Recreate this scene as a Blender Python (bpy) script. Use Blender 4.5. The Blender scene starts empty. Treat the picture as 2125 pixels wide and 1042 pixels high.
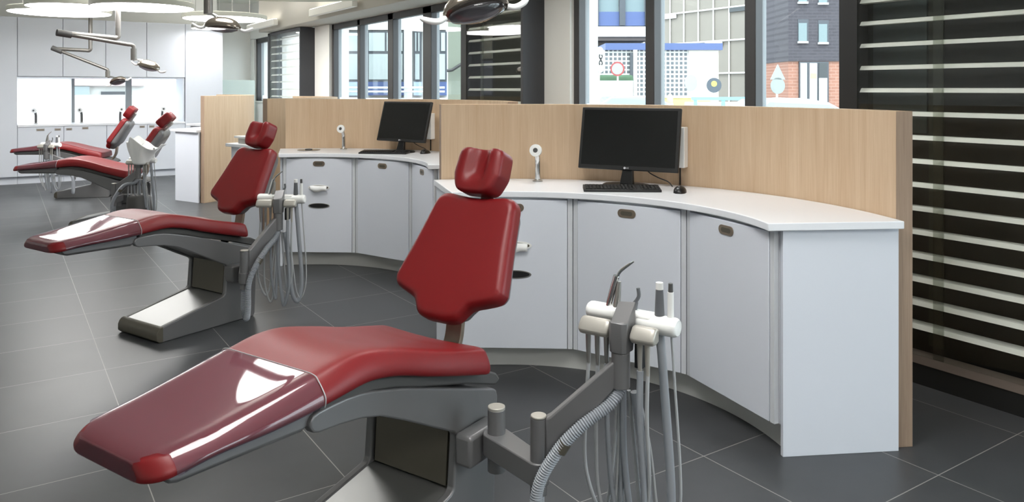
import bpy, bmesh, math, random
from mathutils import Vector, Matrix
random.seed(7)
sc = bpy.context.scene
COL = sc.collection
R = math.radians
# ------------------------------------------------------------------ frame of reference
# Room axes: +X towards the window wall, +Y along it. The camera stands over the origin.
FPX = 1609.0; CAM_H = 1.40; YAW = R(33.4)
SY, CY = math.sin(YAW), math.cos(YAW)
def W(lat, d):                      # sideways / ahead of the tripod -> room X, Y
    return (d*SY + lat*CY, d*CY - lat*SY)

# ------------------------------------------------------------------ camera, sky, sun, exposure
cam = bpy.data.cameras.new('camera'); cam_o = bpy.data.objects.new('camera', cam); COL.objects.link(cam_o)
cam_o.location = (0, 0, CAM_H); cam_o.rotation_euler = (R(90), 0, -YAW)
cam.sensor_width = 36.0; cam.lens = FPX/2125*36.0; cam.shift_y = -337/2125; cam.clip_start = 0.05; cam.clip_end = 300
sc.camera = cam_o
world = bpy.data.worlds.new('sky'); sc.world = world; world.use_nodes = True
bg = world.node_tree.nodes['Background']; bg.inputs[0].default_value = (0.84, 0.92, 1.0, 1); bg.inputs[1].default_value = 3.0
sun = bpy.data.lights.new('sun', 'SUN'); sun.energy = 0.8; sun.angle = R(8); sun.color = (1, .97, .92)
sun_o = bpy.data.objects.new('sun', sun); COL.objects.link(sun_o); sun_o.location = (-6, -4, 14); sun_o.rotation_euler = (R(38), 0, R(-62))
sc.view_settings.view_transform = 'Standard'; sc.view_settings.look = 'None'; sc.view_settings.gamma = 1
sc.view_settings.use_curve_mapping = False; sc.view_settings.exposure = 1.18
LAMP = 7.0                          # radiance of the round ceiling lamps

# ------------------------------------------------------------------ materials
def lin(c):
    return tuple(((v/255)/12.92 if v/255 <= .04045 else ((v/255+.055)/1.055)**2.4) for v in c)
MATS = {}
def mat(name, rgb, rough=.5, metal=0.0, spec=.5, coat=0.0, bump=0.0, bscale=40, var=0.0, sheen=0.0, vscale=(6, 6, 6)):
    m = bpy.data.materials.new(name); m.use_nodes = True; nt = m.node_tree; b = nt.nodes['Principled BSDF']
    c = lin(rgb) + (1,)
    b.inputs['Base Color'].default_value = c; b.inputs['Roughness'].default_value = rough
    b.inputs['Metallic'].default_value = metal; b.inputs['Specular IOR Level'].default_value = spec
    if coat: b.inputs['Coat Weight'].default_value = coat; b.inputs['Coat Roughness'].default_value = .08
    if sheen: b.inputs['Sheen Weight'].default_value = sheen; b.inputs['Sheen Roughness'].default_value = .4
    tc = nt.nodes.new('ShaderNodeTexCoord')
    if var or bump:
        n = nt.nodes.new('ShaderNodeTexNoise'); n.inputs['Scale'].default_value = bscale if bump else 1; n.inputs['Detail'].default_value = 3
        mp = nt.nodes.new('ShaderNodeMapping'); nt.links.new(tc.outputs['Object'], mp.inputs[0])
        if not bump: mp.inputs['Scale'].default_value = vscale
        nt.links.new(mp.outputs[0], n.inputs['Vector'])
        if var:
            h = nt.nodes.new('ShaderNodeHueSaturation'); h.inputs['Color'].default_value = c
            r = nt.nodes.new('ShaderNodeMapRange'); r.inputs[3].default_value = 1-var; r.inputs[4].default_value = 1+var
            nt.links.new(n.outputs[0], r.inputs[0]); nt.links.new(r.outputs[0], h.inputs['Value']); nt.links.new(h.outputs[0], b.inputs['Base Color'])
        if bump:
            bp = nt.nodes.new('ShaderNodeBump'); bp.inputs['Strength'].default_value = bump; bp.inputs['Distance'].default_value = .002
            nt.links.new(n.outputs[0], bp.inputs['Height']); nt.links.new(bp.outputs[0], b.inputs['Normal'])
    MATS[name] = m; return m
def emat(name, rgb, s):
    m = bpy.data.materials.new(name); m.use_nodes = True; nt = m.node_tree; nt.nodes.clear()
    e = nt.nodes.new('ShaderNodeEmission'); e.inputs[0].default_value = lin(rgb)+(1,); e.inputs[1].default_value = s
    o = nt.nodes.new('ShaderNodeOutputMaterial'); nt.links.new(e.outputs[0], o.inputs[0]); MATS[name] = m; return m
def glassmat(name, tint, refl=.06, rough=.01, ior=1.45, frost=0.0, frost_col=(240, 246, 246), veil=False):
    """thin pane: see-through, with a Fresnel reflection and, where filmed, a white translucent layer"""
    m = bpy.data.materials.new(name); m.use_nodes = True; nt = m.node_tree; nt.nodes.clear()
    t = nt.nodes.new('ShaderNodeBsdfTransparent'); t.inputs[0].default_value = lin(tint)+(1,)
    g = nt.nodes.new('ShaderNodeBsdfGlossy'); g.inputs['Roughness'].default_value = rough
    lw = nt.nodes.new('ShaderNodeLayerWeight'); lw.inputs[0].default_value = .5      # facing: 0 head-on, 1 grazing
    pw = nt.nodes.new('ShaderNodeMath'); pw.operation = 'POWER'; pw.inputs[1].default_value = 5; nt.links.new(lw.outputs['Facing'], pw.inputs[0])
    fr = nt.nodes.new('ShaderNodeMath'); fr.operation = 'MULTIPLY_ADD'; f0 = ((ior-1)/(ior+1))**2
    fr.inputs[1].default_value = (1-f0)*.8; fr.inputs[2].default_value = f0; nt.links.new(pw.outputs[0], fr.inputs[0])
    mx = nt.nodes.new('ShaderNodeMixShader'); nt.links.new(fr.outputs[0], mx.inputs[0])
    last = t
    if frost:
        tr = nt.nodes.new('ShaderNodeBsdfDiffuse' if veil else 'ShaderNodeBsdfTranslucent'); tr.inputs[0].default_value = lin(frost_col)+(1,)
        m2 = nt.nodes.new('ShaderNodeMixShader'); m2.inputs[0].default_value = frost
        nt.links.new(t.outputs[0], m2.inputs[1]); nt.links.new(tr.outputs[0], m2.inputs[2]); last = m2
    nt.links.new(last.outputs[0], mx.inputs[1]); nt.links.new(g.outputs[0], mx.inputs[2])
    o = nt.nodes.new('ShaderNodeOutputMaterial'); nt.links.new(mx.outputs[0], o.inputs[0]); MATS[name] = m; return m
def woodmat(name, rgb, dark):
    m = bpy.data.materials.new(name); m.use_nodes = True; nt = m.node_tree; b = nt.nodes['Principled BSDF']
    tc = nt.nodes.new('ShaderNodeTexCoord'); mp = nt.nodes.new('ShaderNodeMapping'); mp.inputs['Scale'].default_value = (14, 14, .9)
    nt.links.new(tc.outputs['Object'], mp.inputs[0])
    n = nt.nodes.new('ShaderNodeTexNoise'); n.inputs['Scale'].default_value = 1.6; n.inputs['Detail'].default_value = 7; n.inputs['Roughness'].default_value = .62; n.inputs['Distortion'].default_value = .35
    nt.links.new(mp.outputs[0], n.inputs['Vector'])
    mp2 = nt.nodes.new('ShaderNodeMapping'); mp2.inputs['Scale'].default_value = (90, 90, 2.2); nt.links.new(tc.outputs['Object'], mp2.inputs[0])
    n2 = nt.nodes.new('ShaderNodeTexNoise'); n2.inputs['Scale'].default_value = 2; n2.inputs['Detail'].default_value = 4; nt.links.new(mp2.outputs[0], n2.inputs['Vector'])
    ad = nt.nodes.new('ShaderNodeMix'); ad.data_type = 'FLOAT'; ad.inputs[0].default_value = .35
    nt.links.new(n.outputs[0], ad.inputs[2]); nt.links.new(n2.outputs[0], ad.inputs[3])
    cr = nt.nodes.new('ShaderNodeValToRGB'); cr.color_ramp.elements[0].position = .33; cr.color_ramp.elements[1].position = .66
    cr.color_ramp.elements[0].color = lin(dark)+(1,); cr.color_ramp.elements[1].color = lin(rgb)+(1,)
    nt.links.new(ad.outputs[0], cr.inputs[0]); nt.links.new(cr.outputs[0], b.inputs['Base Color'])
    b.inputs['Roughness'].default_value = .5; b.inputs['Specular IOR Level'].default_value = .3
    MATS[name] = m; return m
def brickmat(name, c1, c2, mortar, bw, rh, ms, off=.5, rough=.7, loc=(0, 0, 0), rot=(0, 0, 0), spec=.3, noise=0.0, rvar=0.0):
    m = bpy.data.materials.new(name); m.use_nodes = True; nt = m.node_tree; b = nt.nodes['Principled BSDF']
    tc = nt.nodes.new('ShaderNodeTexCoord'); mp = nt.nodes.new('ShaderNodeMapping'); mp.inputs['Location'].default_value = loc; mp.inputs['Rotation'].default_value = rot
    nt.links.new(tc.outputs['Object'], mp.inputs[0])
    t = nt.nodes.new('ShaderNodeTexBrick'); t.offset = off; t.inputs['Scale'].default_value = 1
    t.inputs['Brick Width'].default_value = bw; t.inputs['Row Height'].default_value = rh; t.inputs['Mortar Size'].default_value = ms
    t.inputs['Mortar Smooth'].default_value = .1; t.inputs['Bias'].default_value = 0
    t.inputs['Color1'].default_value = lin(c1)+(1,); t.inputs['Color2'].default_value = lin(c2)+(1,); t.inputs['Mortar'].default_value = lin(mortar)+(1,)
    nt.links.new(mp.outputs[0], t.inputs['Vector'])
    out = t.outputs['Color']
    if noise:
        n = nt.nodes.new('ShaderNodeTexNoise'); n.inputs['Scale'].default_value = 3.5; n.inputs['Detail'].default_value = 8; n.inputs['Roughness'].default_value = .65
        nt.links.new(tc.outputs['Object'], n.inputs['Vector'])
        h = nt.nodes.new('ShaderNodeHueSaturation'); r = nt.nodes.new('ShaderNodeMapRange'); r.inputs[1].default_value = .25; r.inputs[2].default_value = .75
        r.inputs[3].default_value = 1-noise; r.inputs[4].default_value = 1+noise
        nt.links.new(n.outputs[0], r.inputs[0]); nt.links.new(r.outputs[0], h.inputs['Value']); nt.links.new(out, h.inputs['Color']); out = h.outputs[0]
        if rvar:
            r2 = nt.nodes.new('ShaderNodeMapRange'); r2.inputs[3].default_value = rough-rvar; r2.inputs[4].default_value = rough+rvar
            nt.links.new(n.outputs[0], r2.inputs[0]); nt.links.new(r2.outputs[0], b.inputs['Roughness'])
    nt.links.new(out, b.inputs['Base Color'])
    if not rvar: b.inputs['Roughness'].default_value = rough
    b.inputs['Specular IOR Level'].default_value = spec
    MATS[name] = m; return m

RED = mat('red_vinyl', (116, 18, 22), .42, spec=.45, bump=.06, bscale=260)
FILM = glassmat('clear_film', (226, 200, 210), rough=.03, ior=1.72, frost=.055, frost_col=(200, 192, 214), veil=True)
GREY = mat('grey_paint', (117, 116, 117), .36, .30, bump=.02, bscale=300)
DGREY = mat('dark_grey_plastic', (74, 73, 72), .55)
STEEL = mat('satin_steel', (176, 174, 170), .32, .9)
BASET = mat('base_tread', (146, 146, 145), .38, .6, bump=.05, bscale=400)
BRONZE = mat('bronze_steel', (146, 132, 118), .36, .7)
POLE = mat('light_pole_grey', (112, 109, 105), .32, .55)
OLIVE = mat('olive_grey', (96, 91, 80), .45, .3)
CHROME = mat('chrome', (215, 215, 215), .10, 1.0)
SILV = mat('champagne_grey', (176, 172, 164), .38, .35)
WPLAS = mat('white_plastic', (236, 236, 234), .30)
HOSE = mat('hose_grey', (150, 154, 160), .42)
HOSEL = mat('hose_light', (172, 174, 176), .40)
HOSED = mat('hose_dark', (96, 98, 102), .40)
LACQ = mat('white_lacquer', (222, 226, 235), .38, spec=.4)
LACQ2 = mat('white_lacquer_plinth', (206, 206, 203), .32, spec=.5)
TOP = mat('white_solid_surface', (238, 240, 245), .26, spec=.5)
GAP = mat('shadow_gap', (66, 66, 68), .6)
POST = mat('grey_post', (212, 215, 220), .45)
OAK = woodmat('pale_oak', (208, 183, 155), (190, 161, 131))
OAKE = woodmat('oak_edge', (172, 148, 128), (140, 118, 100))
WALL = mat('white_wall', (236, 235, 231), .8, var=.01)
CEIL = mat('white_ceiling', (234, 235, 226), .85)
BULK = mat('bulkhead_paint', (184, 180, 172), .8)
FRAME = mat('dark_frame', (62, 61, 62), .45, .2)
FRAMEB = mat('black_frame', (24, 24, 25), .5)
FRAMEO = mat('outer_frame', (140, 144, 147), .5)
SIDEP = mat('slate_panel', (62, 63, 67), .5, .15)
SLAT = mat('slat_enamel', (246, 246, 242), .30)
BAYBK = mat('bay_black', (20, 20, 19), .6)
BAYGR = mat('bay_green_grey', (52, 54, 46), .7)
RAILB = mat('brown_rail', (120, 108, 100), .5)
BLACK = mat('black_plastic', (18, 18, 19), .35)
BLACKM = mat('black_matt', (22, 22, 23), .55)
SCREEN = mat('screen_black', (12, 12, 13), .22, spec=.6)
LOGO = mat('logo_grey', (205, 205, 210), .4)
GLASS = glassmat('window_glass', (246, 250, 249))
GLASSB = glassmat('bay_glass', (251, 252, 251))
FROST = glassmat('frosted_film', (250, 252, 252), frost=.62)
FROSTF = glassmat('frosted_full', (252, 252, 252), frost=.9, frost_col=(248, 248, 246))
GREENG = glassmat('green_glass', (244, 250, 247), ior=1.5, frost=.45, frost_col=(236, 244, 240), veil=True)
STILE = glassmat('glass_joint', (236, 238, 234), ior=1.5)
DISC = emat('lamp_diffuser', (255, 254, 252), LAMP); UPL = emat('lamp_uplight', (255, 254, 252), LAMP*.6)
RIM = mat('lamp_rim', (205, 205, 196), .5)
FELT = mat('pale_felt', (214, 216, 204), .9)
LINLED = mat('white_housing', (232, 230, 224), .5)
LEDSTRIP = emat('led_strip', (255, 250, 238), 5.0)
TISSUE = mat('paper_white', (250, 250, 249), .9, bump=.3, bscale=25)
CABLE = mat('black_cable', (26, 22, 20), .5)
FLOOR = brickmat('slate_tiles', (72, 73, 75), (66, 67, 69), (146, 144, 140), .6, .5695, .0019, off=0, rough=.36, loc=(-.435, -1.494, 0), spec=.3, noise=.16, rvar=.05)

# ------------------------------------------------------------------ mesh builder
def spline(pts, k=8):
    P = [Vector(p) for p in pts]
    if len(P) < 3: return P
    out = []
    for i in range(len(P)-1):
        p0 = P[i-1] if i else P[0]*2-P[1]; p1 = P[i]; p2 = P[i+1]; p3 = P[i+2] if i+2 < len(P) else P[-1]*2-P[-2]
        for j in range(k):
            t = j/k
            out.append(.5*((2*p1)+(-p0+p2)*t+(2*p0-5*p1+4*p2-p3)*t*t+(-p0+3*p1-3*p2+p3)*t**3))
    out.append(P[-1]); return out
def interp(tab, x):
    if x <= tab[0][0]: return tab[0][1]
    for (a, b), (c, d) in zip(tab, tab[1:]):
        if x <= c:
            t = (x-a)/(c-a); return b+(d-b)*t
    return tab[-1][1]
def smooth_tab(tab, n=6):
    return [(p[0], p[1]) for p in spline([(a, b, 0) for a, b in tab], n)]
class MB:
    def __init__(s): s.bm = bmesh.new(); s.mi = 0
    def v(s, p): return s.bm.verts.new(p)
    def f(s, vs):
        try: fc = s.bm.faces.new(vs)
        except ValueError: return None
        fc.material_index = s.mi; return fc
    def rings(s, rs, closed=True, cap0=True, cap1=True, loop=False):
        V = [[s.v(p) for p in r] for r in rs]; n = len(V[0]); m = len(V)
        for i in range(m if loop else m-1):
            a, b = V[i], V[(i+1) % m]
            for j in range(n if closed else n-1):
                k = (j+1) % n; s.f([a[j], a[k], b[k], b[j]])
        if cap0 and not loop: s.f(list(reversed(V[0])))
        if cap1 and not loop: s.f(V[-1])
        return V
    def box(s, x0, x1, y0, y1, z0, z1, M=None):
        ps = [(x0, y0), (x1, y0), (x1, y1), (x0, y1)]
        r = [[(x, y, z) for x, y in ps] for z in (z0, z1)]
        if M: r = [[M @ Vector(p) for p in q] for q in r]
        s.rings(r)
    def prism(s, poly, z0, z1, M=None):       # polygon in XY, raised along Z
        r = [[Vector((x, y, z)) for x, y in poly] for z in (z0, z1)]
        if M: r = [[M @ p for p in q] for q in r]
        s.rings(r)
    def prism_xz(s, poly, y0, y1):             # polygon in XZ, along Y
        s.rings([[(x, y, z) for x, z in poly] for y in (y0, y1)])
    def cyl(s, p0, p1, r0, r1=None, n=20, cap=True):
        r1 = r0 if r1 is None else r1
        s.tube([p0, p1], [r0, r1], n, cap)
    def tube(s, pts, r, n=10, cap=True, flat=None):
        P = [Vector(p) for p in pts]; m = len(P)
        rs = r if isinstance(r, (list, tuple)) else [r]*m
        T = []
        for i in range(m):
            t = (P[min(i+1, m-1)]-P[max(i-1, 0)])
            T.append(t.normalized() if t.length > 1e-9 else Vector((0, 0, 1)))
        ref = Vector((0, 0, 1)) if abs(T[0].z) < .9 else Vector((1, 0, 0))
        u = T[0].cross(ref).normalized(); out = []
        for i in range(m):
            u = (u-T[i]*u.dot(T[i])).normalized(); w = T[i].cross(u)
            a, b = (1, 1) if flat is None else flat
            out.append([P[i]+(u*math.cos(2*math.pi*j/n)*a+w*math.sin(2*math.pi*j/n)*b)*rs[i] for j in range(n)])
        s.rings(out, True, cap, cap)
    def lathe(s, prof, n=28, M=None, cap=True):  # (r, z) profile about Z
        rs = [[Vector((r*math.cos(2*math.pi*j/n), r*math.sin(2*math.pi*j/n), z)) for j in range(n)] for r, z in prof]
        if M: rs = [[M @ p for p in q] for q in rs]
        s.rings(rs, True, cap, cap)
    def ribbed(s, pts, r, pitch=.007, n=12):
        P = spline(pts, 14); L = [0.0]
        for a, b in zip(P, P[1:]): L.append(L[-1]+(b-a).length)
        N = int(L[-1]/pitch*2); out = []; j = 0
        for i in range(N+1):
            d = L[-1]*i/N
            while j < len(L)-2 and L[j+1] < d: j += 1
            t = (d-L[j])/max(L[j+1]-L[j], 1e-9); out.append(P[j].lerp(P[j+1], t))
        s.tube(out, [r*(1.0 if i % 2 else .80) for i in range(len(out))], n)
    def build(s, name, mats, parent=None, off=None, ang=40, bevel=0, seg=2, subd=0, smooth=True):
        bm = s.bm
        if off: bmesh.ops.translate(bm, vec=-Vector((off[0], off[1], off[2] if len(off) > 2 else 0)), verts=bm.verts)
        bmesh.ops.remove_doubles(bm, verts=bm.verts, dist=1e-6)
        bmesh.ops.recalc_face_normals(bm, faces=bm.faces)
        me = bpy.data.meshes.new(name); bm.to_mesh(me); bm.free()
        for m in (mats if isinstance(mats, (list, tuple)) else [mats]): me.materials.append(m)
        o = bpy.data.objects.new(name, me); COL.objects.link(o)
        if smooth:
            me.polygons.foreach_set('use_smooth', [True]*len(me.polygons))
            if ang < 180: me.set_sharp_from_angle(angle=R(ang))
        if bevel:
            b = o.modifiers.new('edge', 'BEVEL'); b.width = bevel; b.segments = seg; b.limit_method = 'ANGLE'; b.angle_limit = R(35); b.harden_normals = False
        if subd:
            q = o.modifiers.new('smooth', 'SUBSURF'); q.levels = subd; q.render_levels = subd
        if parent: o.parent = parent
        return o
def tag(o, label, cat, group=None):
    o['label'] = label; o['category'] = cat
    if group: o['group'] = group
    return o
def empty(name, loc, rz=0):
    o = bpy.data.objects.new(name, None); COL.objects.link(o); o.empty_display_size = .1
    o.location = loc; o.rotation_euler = (0, 0, rz); return o
def struct(o): o['kind'] = 'structure'; return o
def copy_tree(o, parent=None):
    c = o.copy(); COL.objects.link(c)
    if parent: c.parent = parent
    for ch in list(o.children): copy_tree(ch, c)
    return c

# ------------------------------------------------------------------ room shell
XL, XR, YB, YF, ZC = -3.0, 3.83, -3.2, 14.55, 2.95
XO = 4.12                                          # outer face of the window wall
b = MB(); b.box(XL-.2, XO, YB-.2, YF+.2, -.12, 0); struct(b.build('floor', FLOOR))
b = MB(); b.box(XL-.2, XO, YB-.2, YF+.2, ZC, ZC+.15); struct(b.build('ceiling', CEIL))
b = MB(); b.box(XL-.2, XL, YB-.2, YF+.2, 0, ZC); struct(b.build('wall_left', WALL))
b = MB(); b.box(XL, XO, YB-.2, YB, 0, ZC); struct(b.build('wall_rear', WALL))
# far wall with the long window recess over the worktop
WX0, WX1, WZ0, WZ1 = .05, 2.47, .868, 1.556
YW = 14.0
b = MB(); b.box(XL, WX0-.02, YW, YW+.15, 0, ZC); b.box(WX1+.02, 3.12, YW, YW+.15, 0, ZC)
b.box(WX0-.02, WX1+.02, YW, YW+.15, 0, WZ0-.04); b.box(WX0-.02, WX1+.02, YW, YW+.15, WZ1+.02, ZC)
b.box(3.0, 3.12, YW+.15, YF, 0, ZC); b.box(3.12, XO, YF, YF+.2, 0, ZC)
struct(b.build('wall_back', WALL))
# window wall: piers, aprons below the panes and the header above
HEAD = 2.295; SILL = 1.18
WINS = [(-3.0, .78), (2.50, 4.96), (6.42, 10.45), (12.8, 14.3)]
BAYS = [(1.0, 2.41), (5.31, 6.35), (11.04, 12.66)]
b = MB()
edges = [YB]+[y for w in WINS for y in w]+[YF]
for y0, y1 in zip(edges[0::2], edges[1::2]):
    if y0 < BAYS[2][0] < y1: b.box(XR, XO, y0, BAYS[2][0]+.04, 0, HEAD); b.box(XR, XO, BAYS[2][1]-.04, y1, 0, HEAD)
    else: b.box(XR, XO, y0, y1, 0, HEAD)
for y0, y1 in WINS[1:]: b.box(XR+.02, XO, y0, y1, 0, SILL)
b.box(XR+.02, XO, WINS[0][0], WINS[0][1], 0, .06)
b.box(XR, XO, YB, YF, HEAD+.005, ZC)
struct(b.build('wall_right', WALL))
b = MB(); b.box(3.45, XR, YB, 12.6, HEAD+.005, ZC); struct(b.build('trim_1', BULK, bevel=.004))
b = MB()
for y0, y1 in [(4.97, 5.29), (6.37, 6.41), (10.46, 11.02)]: b.box(XR-.012, XR, y0, y1, 0, .08)
struct(b.build('baseboard_right', SIDEP))

def window(n, y0, y1, mulls, SILL=SILL):
    root = struct(empty('window_%d' % n, (XR, (y0+y1)/2, SILL)))
    off = (XR, (y0+y1)/2, SILL)
    def fr(yc, w):
        b = MB(); b.box(3.87, 3.94, yc-w, yc+w, SILL, HEAD); b.mi = 1; b.box(3.94, 3.99, yc-w*.7, yc+w*.7, SILL, HEAD)
        b.build('mullion', [FRAME, FRAMEO], root, off, bevel=.004)
    for yc, w in mulls: fr(yc, w)
    b = MB(); b.box(3.87, 3.94, y0, y1, HEAD-.075, HEAD); b.mi = 1; b.box(3.94, 3.99, y0, y1, HEAD-.05, HEAD)
    b.build('head_rail', [FRAME, FRAMEO], root, off, bevel=.004)
    b = MB(); b.box(3.83, 4.08, y0, y1, SILL-.03, SILL); b.build('sill', LINLED, root, off, bevel=.004)
    ys = [m[0] for m in mulls]
    for a, c in zip(ys, ys[1:]):
        b = MB(); b.box(3.960, 3.966, a+.02, c-.02, SILL+.10, HEAD-.04); b.build('glass_pane', GLASS, root, off)
        b = MB(); b.box(3.960, 3.966, a+.02, c-.02, SILL, SILL+.10); b.build('frosted_strip', FROST, root, off)
    return root
window(1, -3.0, .78, [(-2.96, .04), (-1.75, .04), (-.5, .04), (.74, .04)], SILL=.09)
window(2, 2.50, 4.96, [(2.54, .045), (3.195, .042), (4.083, .045), (4.93, .035)])
window(3, 6.42, 10.45, [(6.46, .04), (7.55, .10), (8.50, .075), (9.48, .045), (10.41, .035)])
window(4, 12.8, 14.3, [(12.84, .04), (13.55, .035), (14.26, .04)])

for y0, y1 in WINS+[BAYS[2]]:       # daylight portals filling the window openings
    pl = bpy.data.lights.new('daylight_portal', 'AREA'); pl.shape = 'RECTANGLE'; zl = .09 if y0 < 0 else SILL if (y0, y1) in WINS else .14; pl.size = HEAD-zl; pl.size_y = y1-y0; pl.cycles.is_portal = True
    po = bpy.data.objects.new('daylight_portal', pl); COL.objects.link(po); po.location = (4.1, (y0+y1)/2, (HEAD+zl)/2); po.rotation_euler = (0, R(90), 0)
# far window over the worktop
wb = struct(empty('window_5', ((WX0+WX1)/2, YW, WZ0))); offb = ((WX0+WX1)/2, YW, WZ0)
def wxu(u, Y=YW+.03):
    r = (u-1062)/FPX; d = Y/(CY-SY*r); return d*(SY+CY*r)
b = MB(); x = wxu(151); b.box(x-.02, x+.02, YW-.01, YW+.07, WZ0, WZ1)
x2 = wxu(266); b.box(x2-.045, x2+.045, YW-.01, YW+.07, WZ0, WZ1); b.build('mullion', FRAMEO, wb, offb, bevel=.003)
b = MB(); b.box(WX0, x-.02, YW+.03, YW+.036, WZ0, WZ1); b.build('frosted_pane', FROSTF, wb, offb)
for a, c in ((x+.02, x2-.045), (x2+.045, WX1)):
    b = MB(); b.box(a, c, YW+.03, YW+.036, WZ0, 1.30); b.build('frosted_pane', FROSTF, wb, offb)
    b = MB(); b.box(a, c, YW+.03, YW+.036, 1.30, WZ1); b.build('glass_pane', GLASS, wb, offb)
b = MB(); b.box(WX0-.02, WX1+.02, 13.44, YW+.02, WZ1, WZ1+.02); b.box(WX0-.02, WX0, 13.44, YW+.02, WZ0-.03, WZ1); b.box(WX1, WX1+.02, 13.44, YW+.02, WZ0-.03, WZ1)
b.build('reveal', LACQ, wb, offb)

# ------------------------------------------------------------------ louvred bays of the window wall
def bay(y0, y1, label, back, extra=None):
    root = tag(empty('louvre_bay', (3.72, (y0+y1)/2, 0)), label, 'louvre screen', 'louvred glass bays along the window wall'); off = (3.72, (y0+y1)/2, 0)
    X0 = 3.61
    b = MB(); b.box(X0, XR, y0, y0+.035, .10, HEAD-.004); b.build('side_panel', SIDEP, root, off, bevel=.003)
    b = MB(); b.box(X0, XR, y1-.035, y1, .10, HEAD-.004); b.box(X0, X0+.04, y1-.10, y1-.035, .10, HEAD-.004); b.build('end_post', FRAMEB, root, off)
    b = MB(); b.box(X0, XR, y0+.035, y1-.035, HEAD-.05, HEAD-.004); b.build('top_rail', FRAMEB, root, off)
    b = MB(); b.box(X0+.02, XR, y0, y1, 0, .10); b.build('plinth', BAYBK, root, off)
    b = MB(); b.box(X0+.012, X0+.09, y0+.035, y1-.035, .10, .14); b.build('bottom_rail', RAILB, root, off)
    b = MB(); b.box(XR-.02, XR-.004, y0+.035, y1-.035, .10, HEAD-.05); b.build('back_panel', back, root, off)
    yj = y0+(y1-y0)*.63
    for a, c in ((y0+.036, yj), (yj+.001, y1-.036)):
        b = MB(); b.box(X0+.004, X0+.010, a, c, .141, HEAD-.051); b.build('glass_pane', GLASSB, root, off)
    b = MB(); b.box(X0+.0105, X0+.018, yj-.002, yj+.045, .141, HEAD-.051); b.build('glass_stile', STILE, root, off)
    for k in range(-8, 10):
        z = 1.28-.1123*k
        b = MB(); pr = [(X0+.022, z-.011), (X0+.036, z+.009), (X0+.046, z+.011), (X0+.125, z+.002), (X0+.125, z-.006), (X0+.035, z-.011)]
        b.prism_xz(pr, y0+.036, y1-.06); b.build('louvre_slat', SLAT, root, off, ang=30)
    if extra:
        for nm, mt, ya, yb, za, zb in extra:
            b = MB(); b.box(XR-.03, XR-.021, ya, yb, za, zb); b.build(nm, mt, root, off)
    return root
BAYBLUE = mat('blue_grey_board', (104, 106, 122), .7, var=.1, vscale=(30, 30, 30)); BAYLT = mat('pale_board', (160, 158, 148), .7)
BAYBRICK = brickmat('pale_brick_backing', (226, 226, 220), (205, 205, 200), (170, 170, 166), .22, .07, .006, rot=(R(90), 0, R(90)))
bay(*BAYS[0], 'large dark louvred glass bay beside the nearest workstation, running out of the right edge', BAYBK, [('inner_post', BAYGR, 1.98, 2.05, .14, 2.24), ('wall_board', mat('dark_teal_board', (62, 70, 70), .7), 2.06, 2.34, 1.18, 2.1)])
bay(*BAYS[1], 'dark louvred glass bay between the two large windows, slate side panel', BAYGR, [('blue_board', BAYBLUE, 6.10, 6.28, 1.34, 1.66), ('pale_board', BAYLT, 6.10, 6.28, 1.68, 2.0), ('grey_board', BAYLT, 5.42, 5.55, 1.25, 2.1)])
bay(*BAYS[2], 'small distant louvred bay with pale brick behind its slats', GLASSB)
b = MB(); b.box(4.9, 5.2, 13.9, 18.0, -.25, 6); o = b.build('brick_wall', BAYBRICK, None, (5.05, 16, -.25)); o.location = (5.05, 16, -.25); tag(o, 'white brick wall outside, seen between the slats of the distant bay', 'wall')

# ------------------------------------------------------------------ ceiling lamps
def disc(lat, d, z, r, label, lit=True, name='ceiling_disc_lamp', cat='ceiling lamp', grp='round suspended ceiling lamps'):
    X, Y = W(lat, d); root = tag(empty(name, (X, Y, z)), label, cat, grp)
    b = MB(); b.lathe([(r*.985, .0), (r, .004), (r, .05), (r*.97, .06), (.02, .06)], 64); b.build('housing', RIM if lit else FELT, root, ang=30)
    b = MB()
    if lit:
        b.lathe([(.01, -.004), (r*.97, -.003), (r*.98, .001)], 64, cap=True); b.build('diffuser', DISC, root); b = MB(); b.lathe([(r*.9, .0605), (.03, .062)], 48, cap=False); b.build('uplight', UPL, root)
    for k in range(3):
        a = k*2.094+.5; b = MB(); b.cyl((r*.8*math.cos(a), r*.8*math.sin(a), .06), (r*.8*math.cos(a), r*.8*math.sin(a), ZC-z), .004, n=6); b.build('suspension_rod', STEEL, root)
disc(-5.37, 9.22, 2.30, .55, 'round white ceiling lamp low at top left, in front of the wall cabinets')
disc(-4.87, 8.57, 2.30, .45, 'round ceiling lamp cut by the top left edge, above another lamp')
disc(-3.83, 8.05, 2.24, .50, 'widest bright round ceiling lamp right of the far light poles')
disc(-3.72, 10.05, 2.30, .52, 'round ceiling lamp hanging behind the second operating light')
disc(-4.85, 12.4, 2.36, .26, 'small round ceiling lamp low in front of the tall end cabinet')
disc(-1.78, 4.98, 2.62, .42, 'round suspended ceiling lamp above the picture, over the second chair')
disc(-.15, 1.9, 2.62, .56, 'added round fill lamp out of view, over the foreground chair')  # unseen lamp, added to brighten the foreground chair and counter
disc(.45, 4.55, 2.62, .36, 'added round fill lamp out of view, behind the nearest oak screen')  # no lamp known here; added to lift the window piers and louvre slats
disc(1.6, -.5, 2.62, .64, 'added round fill lamp out of view, behind the viewer on the window side')  # added behind the camera as fill for the near doors and end panel
disc(-2.12, 6.97, 2.30, 1.10, 'large pale felt ceiling disc at the top edge, left of the bulkhead', lit=False, name='acoustic_ceiling_disc', cat='ceiling panel', grp=None)
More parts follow.
